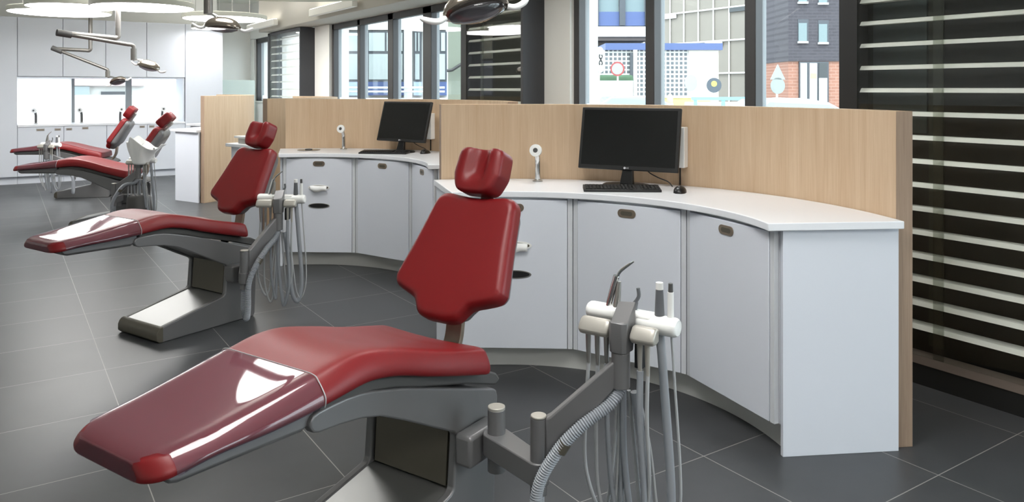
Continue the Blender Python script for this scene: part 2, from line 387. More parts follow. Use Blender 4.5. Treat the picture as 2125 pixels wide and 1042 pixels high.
def linear(y0, y1, label):
    root = tag(empty('linear_wall_lamp', (3.40, (y0+y1)/2, 2.33)), label, 'wall lamp', 'linear lamps on the bulkhead'); off = (3.40, (y0+y1)/2, 2.33)
    b = MB(); b.box(3.335, 3.40, y0, y1, 2.335, 2.425); b.build('housing', LINLED, root, off, bevel=.004)
    b = MB(); b.box(3.345, 3.39, y0+.02, y1-.02, 2.4255, 2.429); b.build('light_strip', LEDSTRIP, root, off)
    for y in (y0+.3, y1-.3):
        b = MB(); b.box(3.40, 3.45, y-.03, y+.03, 2.36, 2.40); b.build('bracket', LINLED, root, off)
linear(8.36, 9.85, 'white linear wall lamp on the bulkhead above the four-pane window')
linear(11.4, 12.9, 'white linear wall lamp at the far end of the bulkhead, above the small bay')
linear(5.3, 6.8, 'white linear wall lamp mostly above the picture, over the middle bay')

# ------------------------------------------------------------------ built-in cupboards on the far wall
YC = 13.42
def xa(u, Y=YC):
    r = (u-1062)/FPX; d = Y/(CY-SY*r); return d*(SY+CY*r)
def cup(name, u0, u1, z0, z1, label, handles=(), cat='cabinet', dark=False, yb=13.98, xs=None, plinth=False, kick=.11):
    x0, x1 = (xa(u0), xa(u1)) if xs is None else xs
    x0 += .0015; x1 -= .0015; zb = kick if plinth else z0
    root = tag(empty(name, ((x0+x1)/2, (YC+yb)/2, z0)), label, cat, 'built-in cupboards on the far wall'); off = ((x0+x1)/2, (YC+yb)/2, z0)
    b = MB(); b.box(x0, x1, YC+.02, yb, zb, z1); 
    if plinth: b.box(x0, x1, YC+.06, yb, 0, kick)
    b.build('body', LACQ, root, off)
    b = MB(); b.box(x0+.002, x1-.002, YC, YC+.019, zb+.003, z1-.003); dr = b.build('door', LACQ, root, off, bevel=.0015)
    for ua, ub, z in handles:
        h0, h1 = xa(ua), xa(ub)
        b = MB(); b.box(h0, h1, YC-.004, YC, z-.018, z+.018); b.mi = 1; b.box(h0+.01, h1-.01, YC-.005, YC-.0035, z-.010, z+.004); b.build('handle', [STEEL, BRONZE], dr, off, bevel=.002)
ZT = 2.45
cup('tall_cabinet', 0, 0, 0, ZT, 'tall white cupboard at the left edge of the far wall', xs=(-1.2, xa(35.5)), plinth=True)
cup('tall_cabinet', 384, 462, 0, ZT, 'tall white cupboard at the right end of the far wall', plinth=True)
for i, (a, c, t) in enumerate(((35.5, 130, 'first from the left'), (130, 219, 'second from the left, behind the pole ends'), (219, 304, 'third from the left'), (304, 384, 'fourth from the left, next to the tall cupboard'))):
    cup('wall_cabinet', a, c, 1.58, ZT, 'white wall cupboard over the far window, '+t)
LAB = ['white base cupboard under the far worktop, left of the farthest chair', 'white base cupboard under the far worktop, behind the farthest chair seat', 'white base cupboard under the far worktop, right of the farthest backrest', 'white base cupboard under the far worktop, next to the tall end cupboard']
for (a, c, hs), t in zip(((35.5, 132, ((75, 92, .79), (113, 126, .79))), (132, 221, ((137, 149, .79), (170, 183, .80))), (221, 305, ((258, 272, .80), (289, 300, .80))), (305, 384, ((309, 320, .80), (343, 352, .80)))), LAB):
    cup('base_cabinet', a, c, 0, .835, t, hs, plinth=True)
b = MB(); b.box(xa(35.5)+.002, xa(384)-.002, YC-.012, 13.998, .836, .867)
o = b.build('worktop', TOP, None, ((xa(35.5)+xa(384))/2, 13.7, .836), bevel=.002); o.location = ((xa(35.5)+xa(384))/2, 13.7, .836)
tag(o, 'long thin white worktop under the far window', 'worktop')

def faucet(loc, rz, label, zb=0, s=1.0, dark=False, grp='swan-neck taps'):
    root = tag(empty('faucet', loc, rz), label, 'tap', grp)      # local -Y is the user's side
    b = MB(); b.lathe([(.028*s, 0), (.028*s, .006*s), (.018*s, .010*s), (.016*s, .014*s)], 24); b.build('base_flange', STEEL, root)
    b = MB(); b.tube(spline([(0, 0, .01*s), (0, 0, .07*s), (0, -.004*s, .12*s), (0, -.02*s, .15*s), (0, -.035*s, .162*s)], 6), .0155*s, 16); b.build('spout', DGREY if dark else CHROME, root)
    M = Matrix.Translation((0, -.045*s, .172*s)) @ Matrix.Rotation(R(78), 4, 'X')
    b = MB(); b.lathe([(.012*s, -.02*s), (.030*s, -.012*s), (.034*s, .0), (.033*s, .012*s), (.022*s, .014*s)], 28, M); b.build('spray_head', WPLAS, root)
    b = MB(); b.lathe([(.0, .0142*s), (.013*s, .0145*s), (.012*s, .0165*s)], 20, M, cap=True); b.build('outlet', DGREY, root)
    return root
for u, v0, t in ((74, 252, 'dark tap left of the far window frame, standing on the far worktop'), (169, 250, 'tap with round head on the far worktop, right of the thin frame'), (249, 246, 'tap on the far worktop, half hidden by the farthest headrest'), (336, 244, 'rightmost tap on the far worktop, behind the third headrest')):
    faucet((xa(u, 13.8), 13.8, .867), R(10 if u > 200 else -30), t, s=1.15, dark=True, grp='taps on the far worktop')
b = MB(); b.box(0, .62, -.006, .006, 0, 1.55); X, Y = W(-4.78, 12.88)
o = b.build('glass_screen', GREENG); o.location = (3.16, 14.05, 0); tag(o, 'frameless pale green glass screen beside the tall end cupboard', 'glass screen')

# ------------------------------------------------------------------ treatment workstations (concave counter in front of a curved oak screen)
R_IN, R_OUT, R_FR, R_DOOR, R_PL = 1.542, 1.612, 1.0, 1.045, 1.105
A0, A1 = 6.2, 104.6
def pol(r, deg): return (r*math.cos(R(deg)), r*math.sin(R(deg)))
def arcband(ra, rb, a0, a1, n): return [pol(ra, a0+(a1-a0)*i/n) for i in range(n+1)]+[pol(rb, a1+(a0-a1)*i/n) for i in range(n+1)]
def stadium(w, h, n=8):
    r = h/2; p = []
    for i in range(n+1): a = -math.pi/2+math.pi*i/n; p.append((w/2-r+r*math.cos(a), r*math.sin(a)))
    for i in range(n+1): a = math.pi/2+math.pi*i/n; p.append((-w/2+r+r*math.cos(a), r*math.sin(a)))
    return p
def rrect(w, h, r, n=5):
    p = []
    for cx, cy, a0 in ((w/2-r, -h/2+r, -90), (w/2-r, h/2-r, 0), (-w/2+r, h/2-r, 90), (-w/2+r, -h/2+r, 180)):
        for i in range(n+1): a = R(a0+90*i/n); p.append((cx+r*math.cos(a), cy+r*math.sin(a)))
    return p
def station(lat, d, rot, who, full=True):
    X, Y = W(lat, d); rz = -YAW+R(rot); M0 = Matrix.Translation((X, Y, 0)) @ Matrix.Rotation(rz, 4, 'Z')
    def root(name, off, label, cat, z=0, grp=None): return tag(empty(name, M0 @ Vector((off[0], off[1], z)), rz), label, cat, grp)
    def single(o, off, label, cat, z=0, grp=None):
        o.location = M0 @ Vector((off[0], off[1], z)); o.rotation_euler = (0, 0, rz); return tag(o, label, cat, grp)
    # oak screen
    off = pol(1.577, 55)
    b = MB(); b.prism(arcband(R_IN, R_OUT, 7.2, 103.6, 56), 0, 1.312); b.mi = 1
    for f in b.bm.faces:
        c = f.calc_center_median(); a = math.degrees(math.atan2(c.y, c.x))
        if len(f.verts) == 4 and (abs(a-7.2) < .05 or abs(a-103.6) < .05): f.material_index = 1
    sr = root('partition_screen', off, 'curved pale oak partition screen of '+who, 'partition screen', grp='curved oak screens')
    b.build('panel', [OAK, OAKE], sr, off, ang=30, bevel=.0015)
    # worktop
    wa0, wa1 = 5.0, 105.2; off = pol(1.27, 55)
    b = MB(); b.prism(arcband(R_FR, R_IN-.003, wa0, wa1, 48), .863, .893)
    wr = root('worktop', off, 'white curved worktop of '+who, 'worktop', .863, 'curved white worktops'); b.build('top', TOP, wr, (off[0], off[1], .863), ang=30, bevel=.003)
    sx = pol(1.305, 95); b = MB(); Ms = Matrix.Translation((sx[0], sx[1], .893))
    b.lathe([(.092, .0005), (.092, .004), (.084, .005), (.074, .0015), (.02, .001)], 40, Ms); b.build('sink_basin', STEEL, wr, (off[0], off[1], .863))
    b = MB(); b.lathe([(.03, .003), (.028, .012), (.012, .014)], 20, Ms); b.build('sink_plug', DGREY, wr, (off[0], off[1], .863))
    # plinth
    b = MB(); b.prism(arcband(R_PL, R_PL+.02, A0+1.6, A1-1.6, 40), 0, .114); off = pol(R_PL, 55)
    single(b.build('kick_plate', LACQ2, None, off, ang=30), off, 'curved white kick plate under '+who, 'kick plate', grp='curved kick plates')
    # end panels stand on the floor
    for ang, nm in ((A0, 'near'), (A1, 'far')):
        th = 1.0 if ang == A0 else -1.0
        p = [pol(1.068, ang), pol(1.536, ang), pol(1.536, ang+th*.75), pol(1.068, ang+th*1.06)]
        off = pol(1.3, ang); b = MB(); b.prism(p if th > 0 else p[::-1], 0, .8625)
        side = 'window-side' if ang == A0 else 'inner'
        single(b.build('end_panel', LACQ, None, off, ang=30, bevel=.0015), off, 'white '+side+' end panel carrying the worktop of '+who, 'end panel', grp='worktop end panels')
    # three cupboards
    VA = [A0+1.15, 38.6, 71.4, A1-1.15]
    names = ['window-side', 'middle', 'sink']
    for k in range(3):
        a0, a1 = VA[k], VA[k+1]; off = pol(1.15, (a0+a1)/2)
        cr = root('base_cabinet', off, 'white '+names[k]+' cupboard of '+who, 'cabinet', .115, 'curved workstation cupboards')
        o3 = (off[0], off[1], .115)
        P0, P1 = Vector(pol(R_DOOR, a0)), Vector(pol(R_DOOR, a1))
        b = MB(); q0, q1 = Vector(pol(R_DOOR+.024, a0+.15)), Vector(pol(R_DOOR+.024, a1-.15))
        b.prism([tuple(q0), pol(1.50, a0+.15), pol(1.53, (a0+a1)/2), pol(1.50, a1-.15), tuple(q1)], .115, .8625); b.build('carcass', POST, cr, o3, ang=30)
        t = (P1-P0); L = t.length; t.normalize(); nrm = Vector((t.y, -t.x))
        mid = (P0+P1)/2
        if nrm.dot(mid) > 0: nrm = -nrm                # towards the dentist
        pw = .026
        # filler posts either side, door between them
        for s0, s1 in ((0.002, pw), (L-pw, L-.002)):
            a, c = P0+t*s0, P0+t*s1
            b = MB(); b.prism([tuple(a), tuple(c), tuple(c-nrm*.022), tuple(a-nrm*.022)], .116, .862); b.build('filler_strip', POST, cr, o3, bevel=.001)
        a, c = P0+t*(pw+.0025), P0+t*(L-pw-.0025)
        b = MB(); b.prism([tuple(a+nrm*.004), tuple(c+nrm*.004), tuple(c-nrm*.018), tuple(a-nrm*.018)], .118, .850); dr = b.build('door', LACQ, cr, o3, bevel=.0015)
        def onface(x, z, lift):    # matrix: local x along door, y up, z out of the door
            Xv = Vector((t.x, t.y, 0)); Zv = Vector((nrm.x, nrm.y, 0)); Yv = Vector((0, 0, 1))
            if Xv.cross(Yv).dot(Zv) < 0: Xv = -Xv
            M = Matrix((Xv, Yv, Zv)).transposed().to_4x4(); p = mid+nrm*(.004+lift)
            M.translation = (p.x+Xv.x*x, p.y+Xv.y*x, z); return M
        M = onface(0, .812, 0); b = MB(); b.prism(stadium(.094, .040), .0002, .0035, M); b.mi = 1; b.prism(rrect(.060, .020, .009), .0036, .0042, M); b.build('handle', [BRONZE, OLIVE], dr, o3, bevel=.0006)
        if k == 2:
            M = onface(.0, .483, 0); e = [(.075*math.cos(2*math.pi*i/32), .016*math.sin(2*math.pi*i/32)) for i in range(32)]
            b = MB(); b.prism([(1.12*x, 1.3*y) for x, y in e], .0002, .003, M); b.mi = 1; b.prism(e, .0031, .0036, M); b.build('waste_slot', [STEEL, BLACKM], dr, o3)
            M = onface(.0, .625, 0); b = MB(); b.prism([(1.15*x, 1.4*y) for x, y in e], .0002, .003, M); b.mi = 1; b.prism(e, .0031, .0036, M); b.build('towel_slot', [WPLAS, OLIVE], dr, o3)
            b = MB(); prof = [(.004, .013), (.015, .010), (.022, -.001), (.023, -.020)]
            rs = []
            for (zz, yy) in prof:
                rs.append([M @ Vector((x*.13, yy+.004*math.sin(9*x)*(1 if zz > .01 else 0)-(.014*(1-abs(2*x)) if zz > .0225 else 0), zz)) for x in [i/12-.5 for i in range(13)]])
            V = b.rings(rs, False, False, False); o = b.build('paper_towel', TISSUE, dr, o3); m = o.modifiers.new('sheet', 'SOLIDIFY'); m.thickness = .0012
    return M0, rz, single, root
WHO = ['the nearest workstation', 'the second workstation, behind the second chair', 'the third workstation, seen from its outer side', 'the farthest workstation, left of the oak back']
T = (-1.524, 2.243); C1 = (-.033, 2.829); C2 = (C1[0]+T[0], C1[1]+T[1]); C3 = (-3.42, 7.865); C4 = (-5.128, 10.317)
S = [station(C1[0], C1[1], 0, WHO[0]), station(C2[0], C2[1], 0, WHO[1]), station(C3[0], C3[1], -46, WHO[2]), station(C4[0], C4[1], -39, WHO[3])]

# ------------------------------------------------------------------ computers
def put(Sx, x, y, z, a): M0, rz = Sx[0], Sx[1]; p = M0 @ Vector((x, y, z)); return p, rz+R(a)
def textmesh(txt, size, ext):
    cu = bpy.data.curves.new('t', 'FONT'); cu.body = txt; cu.size = size; cu.extrude = ext; cu.align_x = 'LEFT'; cu.align_y = 'CENTER'
    o = bpy.data.objects.new('t', cu); COL.objects.link(o); dg = bpy.context.evaluated_depsgraph_get()
    me = bpy.data.meshes.new_from_object(o.evaluated_get(dg)); bpy.data.objects.remove(o); return me
def monitor(Sx, x, y, ang, label, tilt=11, twist=0):
    p, rz = put(Sx, x, y, .893, ang); root = tag(empty('monitor', p, rz), label, 'monitor', 'black desktop monitors')
    b = MB(); e = [(.13*math.cos(2*math.pi*i/40), .092*math.sin(2*math.pi*i/40)) for i in range(40)]
    b.rings([[(x, y, 0) for x, y in e], [(x, y, .008) for x, y in e], [(x*.93, y*.93, .013) for x, y in e]]); b.build('stand_base', BLACK, root, ang=30)
    b = MB(); b.rings([[(s*w+dx, yy, z) for s, yy in ((-1, y0), (1, y0), (1, y1), (-1, y1))] for w, y0, y1, z, dx in ((.036, -.012, .018, .012, 0), (.026, .012, .034, .10, 0), (.026, .020, .045, .2, 0))]); b.build('stand_neck', BLACK, root, bevel=.004)
    M = Matrix.Translation((0, 0, .083)) @ Matrix.Rotation(R(twist), 4, 'Z') @ Matrix.Rotation(R(-tilt), 4, 'X')
    w, h = .545, .328
    def pl(b, poly, y0, y1): b.rings([[M @ Vector((px, yy, pz)) for px, pz in poly] for yy in (y0, y1)])
    b = MB(); pl(b, [(-w/2, 0), (w/2, 0), (w/2, h), (-w/2, h)], -.010, .012); pl(b, [(-w*.3, .05), (w*.3, .05), (w*.3, h-.06), (-w*.3, h-.06)], .012, .034)
    scn = b.build('housing', BLACKM, root, bevel=.004)
    b = MB(); pl(b, [(-w/2+.016, .022), (w/2-.016, .022), (w/2-.016, h-.014), (-w/2+.016, h-.014)], -.0112, -.0098); b.build('display', SCREEN, scn)
    me = textmesh('LG', .012, .0003); me.transform(M @ Matrix.Translation((-.001, -.0106, .011)) @ Matrix.Rotation(R(90), 4, 'X')); me.materials.append(LOGO)
    o = bpy.data.objects.new('logo', me); COL.objects.link(o); o.parent = scn
    b = MB(); pl(b, [(-.009+.006*math.cos(2*math.pi*i/20), .011+.006*math.sin(2*math.pi*i/20)) for i in range(20)], -.0112, -.0098); b.build('logo_disc', LOGO, scn)
    b = MB(); b.tube(spline([(.06, .03, .14), (.10, .04, .08), (.15, .05, .05), (.20, .06, .03), (.225, .06, .006)], 6), .003, 8); b.build('cable', CABLE, root)
    return root
def keyboard(Sx, x, y, ang, label):
    p, rz = put(Sx, x, y, .893, ang); root = tag(empty('keyboard', p, rz), label, 'keyboard', 'black keyboards')
    b = MB(); b.rings([[(-.19, -.065, 0), (.19, -.065, 0), (.19, .065, 0), (-.19, .065, 0)], [(-.19, -.065, .012), (.19, -.065, .012), (.19, .065, .022), (-.19, .065, .022)]]); b.build('case', BLACKM, root, bevel=.003)
    b = MB()
    for r in range(5):
        for c in range(20):
            if c in (14,): continue
            x0 = -.18+c*.018; y0 = -.056+r*.0215; z = .012+(y0+.065)/.13*.010
            b.box(x0+.001, x0+.0165, y0+.001, y0+.0195, z, z+.006)
    b.build('keys', BLACK, root, bevel=.0012, seg=1)
def mouse(Sx, x, y, ang, label):
    p, rz = put(Sx, x, y, .893, ang); root = tag(empty('computer_mouse', p, rz), label, 'mouse', 'black computer mice')
    b = MB(); rs = []
    for i in range(15):
        t = -1+2*i/14; w = .030*max(1-abs(t)**3, .05)**.5; hh = .034*max(1-abs(t+.15)**2.2*.8, .1)
        if abs(t) == 1: hh = .010; w = .012
        rs.append([(w*math.cos(math.pi*j/12), t*.055, hh*math.sin(math.pi*j/12)**.7) for j in range(13)])
    b.rings(rs); b.build('shell', BLACK, root, ang=60)
    b = MB(); b.cyl((-.004, -.03, .030), (.004, -.03, .030), .007, n=14); b.build('scroll_wheel', DGREY, root)
monitor(S[0], .628, 1.19, -29, 'large black monitor on the nearest worktop, right of the headrest')
monitor(S[1], .665, 1.13, -31, 'smaller looking black monitor on the second worktop', twist=-7, tilt=15)
keyboard(S[0], .578, 1.030, -3, 'black keyboard lying in front of the large monitor on the nearest worktop')
keyboard(S[1], .560, .990, -8, 'black keyboard lying in front of the monitor on the second worktop')
mouse(S[0], .853, .955, -20, 'black mouse to the right of the keyboard on the nearest worktop')
mouse(S[1], .88, .99, -25, 'black mouse under the monitor corner on the second worktop')
FL = ['chrome tap with round white spray head behind the nearest chair headrest', 'chrome tap with round white spray head against the second oak screen', None, None]
for i in (0, 1):
    a = 83.0 if i == 0 else 84; x, y = pol(1.42, a); p, rz = put(S[i], x, y, .893, -6); faucet(p, rz-R(8), FL[i])
def wallbox(Sx, label, a):
    x, y = pol(R_IN-.001, a); p, rz = put(Sx, x, y, .99, a-90); root = tag(empty('wall_box', p, rz), label, 'wall box', 'white boxes on the oak screens')
    b = MB(); b.box(-.10, .10, -.055, -.004, .0, .21); b.build('casing', WPLAS, root, bevel=.004)
    b = MB(); b.box(-.07, .07, -.058, -.0552, .05, .19); b.build('cover_plate', LINLED, root, bevel=.001)
    b = MB(); b.box(.055, .061, -.012, -.004, -.094, 0); b.build('cable_duct', CABLE, root)
wallbox(S[0], 'slim white box fixed to the nearest oak screen behind the large monitor', 55.6)
wallbox(S[1], 'slim white box fixed to the second oak screen behind its monitor', 56.5)
p, rz = put(S[2], *pol(1.22, 10), .893, 0); root = tag(empty('storage_box', p, rz), 'small grey box with white lid on the third worktop, beside the second headrest', 'box')
b = MB(); b.box(-.10, .08, -.05, .05, 0, .05); b.build('carton', SILV, root, bevel=.003)
b = MB(); b.box(-.14, .12, -.07, .07, .05, .07); b.build('lid', WPLAS, root, bevel=.003)

# ------------------------------------------------------------------ dental chair (local: +X to the head, +Y to the patient's left, floor at z 0)
ZTOP = smooth_tab([(-.535, .630), (-.51, .634), (-.45, .641), (-.33, .655), (-.11, .690), (-.03, .704), (.03, .707), (.10, .699), (.22, .669), (.35, .631), (.50, .596), (.565, .582)])
ZBOT = smooth_tab([(-.535, .580), (-.5, .586), (-.39, .601), (-.26, .605), (-.14, .614), (-.06, .622), (.025, .628), (.09, .624), (.18, .604), (.28, .573), (.4, .540), (.565, .497)])
WTOP = smooth_tab([(-.535, .135), (-.45, .150), (-.11, .178), (.05, .185), (.2, .192), (.4, .215), (.565, .222)])
WBOT = smooth_tab([(-.535, .168), (-.45, .182), (-.11, .215), (.05, .215), (.2, .215), (.4, .236), (.565, .246)])
def pad_section(x, s=1.0, grow=0.0, pinch=0.0):
    zt, zb, wt, wb = interp(ZTOP, x), interp(ZBOT, x), interp(WTOP, x), interp(WBOT, x)
    zm = zb+(zt-zb)*.45; h1 = (zt-zm)*s+grow; h0 = (zm-zb)*s+grow*.3; wt = wt-pinch+grow; wb = wb-pinch+grow
    scoop = .012*max(0, min(1, (x+.05)/.2))*(1 if x < .45 else .7)
    half = [(0, zm-h0), (wb*.6, zm-h0), (wb-.014, zm-h0), (wb-.003, zm-h0+.004*s), (wb, zm-h0+.014*s), (wb-.001, zm-h0*.1), (wb*.62+wt*.38, zm+h1*.38), (wb*.28+wt*.72, zm+h1*.70), (wt+.002, zm+h1*.89), (wt-.014, zm+h1*.98), (wt-.036, zm+h1), (wt*.55, zm+h1-scoop*.5), (0, zm+h1-scoop)]
    return [(x, -y, z) for y, z in half]+[(x, y, z) for y, z in reversed(half[1:-1])]
def pad_stations(x0, x1, r0, r1, n):
    out = []
    for i in range(8): a = math.pi/2*i/7; out.append((x0+r0*(1-math.cos(a)), .66+.34*math.sin(a)**.8, r0*(1-math.sin(a))*.85))
    for i in range(1, n): out.append((x0+r0+(x1-r1-x0-r0)*i/n, 1, 0))
    for i in range(6, -1, -1): t = 1-math.cos(math.pi/2*i/6); s = .74+.26*math.sin(math.pi/2*i/6); out.append((x1-r1*t, s, r1*(1-math.sin(math.pi/2*i/6))*.6))
    return out
def inset_outline(P, d):            # star-shaped outline drawn in towards its middle
    c = sum((Vector((p.x, p.y)) for p in P), Vector((0, 0)))/len(P); out = []
    for p in P:
        v = Vector((p.x, p.y))-c; out.append(c+v*(1-d/v.length))
    return out
def closed_spline(half, k=5):
    """half outline from bottom centre to top centre on the +t side -> full counter-clockwise loop"""
    full = half+[(-t, s) for t, s in reversed(half[1:-1])]
    n = len(full); pts = []
    for i in range(n):
        p0, p1, p2, p3 = (Vector(full[(i+j-1) % n]) for j in range(4))
        for j in range(k):
            t = j/k; pts.append(.5*((2*p1)+(-p0+p2)*t+(2*p0-5*p1+4*p2-p3)*t*t+(-p0+3*p1-3*p2+p3)*t**3))
    return pts
def slab(b, outline, M, depth, r, dish=0.0, back_r=None, crown=0.0):
    """soft slab: rounded front edge, depth along local -z of M (front face towards +z)"""
    back_r = r if back_r is None else back_r
    rows = []
    for i in range(5): a = math.pi/2*i/4; rows.append((back_r*(1-math.sin(a)), -depth+back_r*(1-math.cos(a))))
    for i in range(7): a = math.pi/2*i/6; rows.append((r*(1-math.cos(a)), -r+r*math.sin(a)))
    rs = []
    for ins, z in rows:
        rs.append([M @ Vector((p.x, p.y, z)) for p in inset_outline(outline, ins)])
    fl = inset_outline(outline, r); c = sum((Vector(p) for p in fl), Vector((0, 0)))/len(fl)
    for t in (.82, .6, .35, .12):
        rs.append([M @ Vector((c.x+(p.x-c.x)*t, c.y+(p.y-c.y)*t, crown*(1-t*t)-dish*(1-t*t))) for p in fl])
    b.rings(rs)
def make_chair(name, label):
    root = tag(empty(name, (0, 0, 0)), label, 'dental chair', 'red dental chairs')
    # pad of seat and leg rest
    b = MB(); b.rings([pad_section(x, s, 0, p) for x, s, p in pad_stations(-.535, .562, .055, .030, 44)]); seat = b.build('seat_cushion', RED, root, ang=180, subd=1)
    # clear film over the foot end, open at both corners
    b = MB(); st = [q for q in pad_stations(-.535, .562, .055, .030, 44) if q[0] < -.108]
    V = b.rings([pad_section(x, s, .0028, p) for x, s, p in st], True, True, False)
    kill = []
    for f in b.bm.faces:
        c = f.calc_center_median()
        if math.dist((c.x*.9, abs(c.y), c.z*.8), (-.535*.9, .165, .585*.8)) < .062 or (c.z < interp(ZBOT, c.x)+.001 and abs(c.y) < .14): kill.append(f)
    bmesh.ops.delete(b.bm, geom=kill, context='FACES'); b.build('protective_cover', FILM, seat, ang=180, subd=1)
    seam = MB(); ring = pad_section(-.1085, 1, .0032, 0); seam.tube(spline(ring[3:len(ring)-2], 3), .0016, 6); seam.build('cover_hem', HOSEL, seat)
    # grey tray under the leg rest
    b = MB(); rs = []
    for x, k in ((-.485, .25), (-.475, .75), (-.455, 1), (-.3, 1), (-.14, 1), (-.118, .8), (-.112, .3)):
        zt = interp(ZBOT, x)-.001; zb = zt-(.030+.026*(x+.48)/.36)*k; w = (.150+.028*(x+.485)/.37)
        rs.append([(x, -w, zt), (x, -w, zb+.012*k), (x, -w+.012, zb), (x, w-.012, zb), (x, w, zb+.012*k), (x, w, zt)])
    b.rings(rs); b.build('leg_rest_tray', GREY, root, bevel=.003)
    # shell under the seat
    top = [(x, interp(ZBOT, x)-.0015) for x in (-.10, -.03, .03, .09, .18, .28, .4, .5, .56)]
    bot = [(x, z-.034) for x, z in top]
    poly = top+[(.62, .484), (.665, .462), (.685, .438), (.66, .425)]+bot[::-1][1:]
    b = MB(); b.prism_xz(poly, -.185, .185); b.build('seat_shell', DGREY, root, ang=35, bevel=.006)
    # side frames: one C-shaped plate each side, base flank included
    pl = [(-.105, .602), (-.06, .6045), (-.01, .605), (.04, .6005), (.09, .591), (.21, .560), (.345, .517), (.5, .466), (.64, .421), (.658, .41), (.664, .39), (.652, .20), (.645, .02), (.635, 0), (.02, 0), (.004, .006), (0, .02), (0, .052), (.010, .073), (.032, .085), (.418, .168), (.432, .18), (.445, .340), (.435, .352), (.34, .400), (.28, .432), (.21, .468), (.115, .513), (.04, .533), (-.03, .543), (-.105, .549), (-.122, .556), (-.132, .570), (-.132, .585), (-.122, .597)]
    for y0, y1 in ((-.190, -.160), (.160, .190)):
        b = MB(); b.prism_xz(pl, y0, y1); b.build('side_frame', GREY, root, ang=30, bevel=.006, seg=3)
    b = MB(); b.prism_xz([(-.09, .590), (.09, .578), (.345, .506), (.5, .46), (.64, .41), (.64, .02), (.47, .02), (.468, .345), (.35, .41), (.21, .480), (.115, .525), (.04, .545), (-.09, .560)], -.159, .159); b.build('column', DGREY, root, ang=30)
    b = MB(); b.prism_xz([(.440, .175), (.466, .175), (.466, .35), (.452, .362)], -.150, .150); b.build('column_cover', OLIVE, root, bevel=.002)
    b = MB(); b.prism_xz([(.034, .002), (.034, .0835), (.43, .1655), (.466, .168), (.466, .002)], -.1595, .1595); b.build('base_tread', BASET, root, ang=30)
    b = MB(); b.prism_xz([(-.006, .018), (-.006, .052), (.002, .070), (.014, .082), (.033, .0875), (.0335, .003), (.01, .003)], -.192, .192); b.build('base_nose', OLIVE, root, ang=50, bevel=.003)
    # back rest
    hl = [(0, .0), (.045, .001), (.080, .012), (.100, .038), (.120, .058), (.165, .074), (.205, .090), (.2205, .112), (.219, .140), (.196, .255), (.174, .375), (.166, .412), (.150, .434), (.120, .441), (.07, .436), (0, .431)]
    O = closed_spline([(t*1.04, q*1.035) for t, q in hl]); rec = R(32)
    Mb = Matrix.Translation((.556, 0, .640)) @ Matrix(((0, math.sin(rec), -math.cos(rec), 0), (-1, 0, 0, 0), (0, math.cos(rec), math.sin(rec), 0), (0, 0, 0, 1)))
    b = MB(); slab(b, O, Mb, .062, .030, dish=0, back_r=.012); bk = b.build('backrest', RED, root, ang=180)
    Os = [Vector((p.x*.93, .215+(p.y-.215)*.93)) for p in O]
    b = MB(); slab(b, Os, Mb @ Matrix.Translation((0, 0, -.061)) @ Matrix.Rotation(R(180), 4, 'Y'), .002, .001); 
    b.bm.free(); b = MB()
    rs = []
    for ins, z in ((0, -.0605), (.0, -.078), (.012, -.098), (.035, -.112), (.07, -.118)):
        rs.append([Mb @ Vector((p.x, p.y, z)) for p in inset_outline(Os, ins*.8)])
    b.rings(rs); b.build('backrest_shell', GREY, root, ang=50)
    # head rest with a groove down its front
    b = MB(); N = 22; Mh = Matrix.Translation((.840, 0, 1.096)) @ Matrix(((0, math.sin(R(24)), -math.cos(R(24)), 0), (-1, 0, 0, 0), (0, math.cos(R(24)), math.sin(R(24)), 0), (0, 0, 0, 1)))
    grid = {}
    def hp(p):
        x, y, z = p; k = 7.0; q = (abs(x)**k+abs(y)**k+abs(z)**k)**(1/k); x, y, z = x/q, y/q, z/q
        tp = 1-.26*max(0, -y-.2)/.8-.05*max(0, y); hx, hy, hz = x*.100*tp, y*.084, z*.046
        if z > 0:
            g = math.exp(-(hx/.036)**4); up = 1/(1+math.exp(-(hy+.026)/.010)); hz -= z*.026*g*up
            hz += .006*z*math.exp(-((abs(hx)-.066)/.03)**2)
        return Mh @ Vector((hx, hy, hz))
    def vert(i, j, k2):
        key = (i, j, k2)
        if key not in grid: grid[key] = b.v(hp((i/N*2-1, j/N*2-1, k2/N*2-1)))
        return grid[key]
    for i in range(N):
        for j in range(N):
            for k2 in (0, N):
                b.f([vert(i, j, k2), vert(i+1, j, k2), vert(i+1, j+1, k2), vert(i, j+1, k2)])
                b.f([vert(i, k2, j), vert(i+1, k2, j), vert(i+1, k2, j+1), vert(i, k2, j+1)])
                b.f([vert(k2, i, j), vert(k2, i+1, j), vert(k2, i+1, j+1), vert(k2, i, j+1)])
    b.build('headrest', RED, root, ang=180)
    b = MB(); b.box(-.03, .03, -.11, .02, -.075, -.062, Mh); b.box(-.022, .022, -.02, .03, -.07, -.03, Mh); b.build('headrest_bracket', STEEL, root, bevel=.003)
    # curved strap from seat to back
    path = spline([(.56, 0, .455), (.625, 0, .478), (.668, 0, .535), (.683, 0, .605), (.688, 0, .680), (.705, 0, .740), (.735, 0, .79)], 6)
    b = MB(); rs = []
    for i, p in enumerate(path):
        t = (path[min(i+1, len(path)-1)]-path[max(i-1, 0)]).normalized(); nn = Vector((-t.z, 0, t.x))
        rs.append([p+nn*.010+Vector((0, -.034, 0)), p+nn*.010+Vector((0, .034, 0)), p-nn*.010+Vector((0, .034, 0)), p-nn*.010+Vector((0, -.034, 0))])
    b.rings(rs); b.build('back_support', BRONZE, root, ang=50, bevel=.003)
    # arm bracket on the right flank that the instrument unit swings on
    b = MB(); b.box(.43, .60, -.255, -.191, .255, .352); b.build('arm_bracket', GREY, root, bevel=.012, seg=3)
    return root
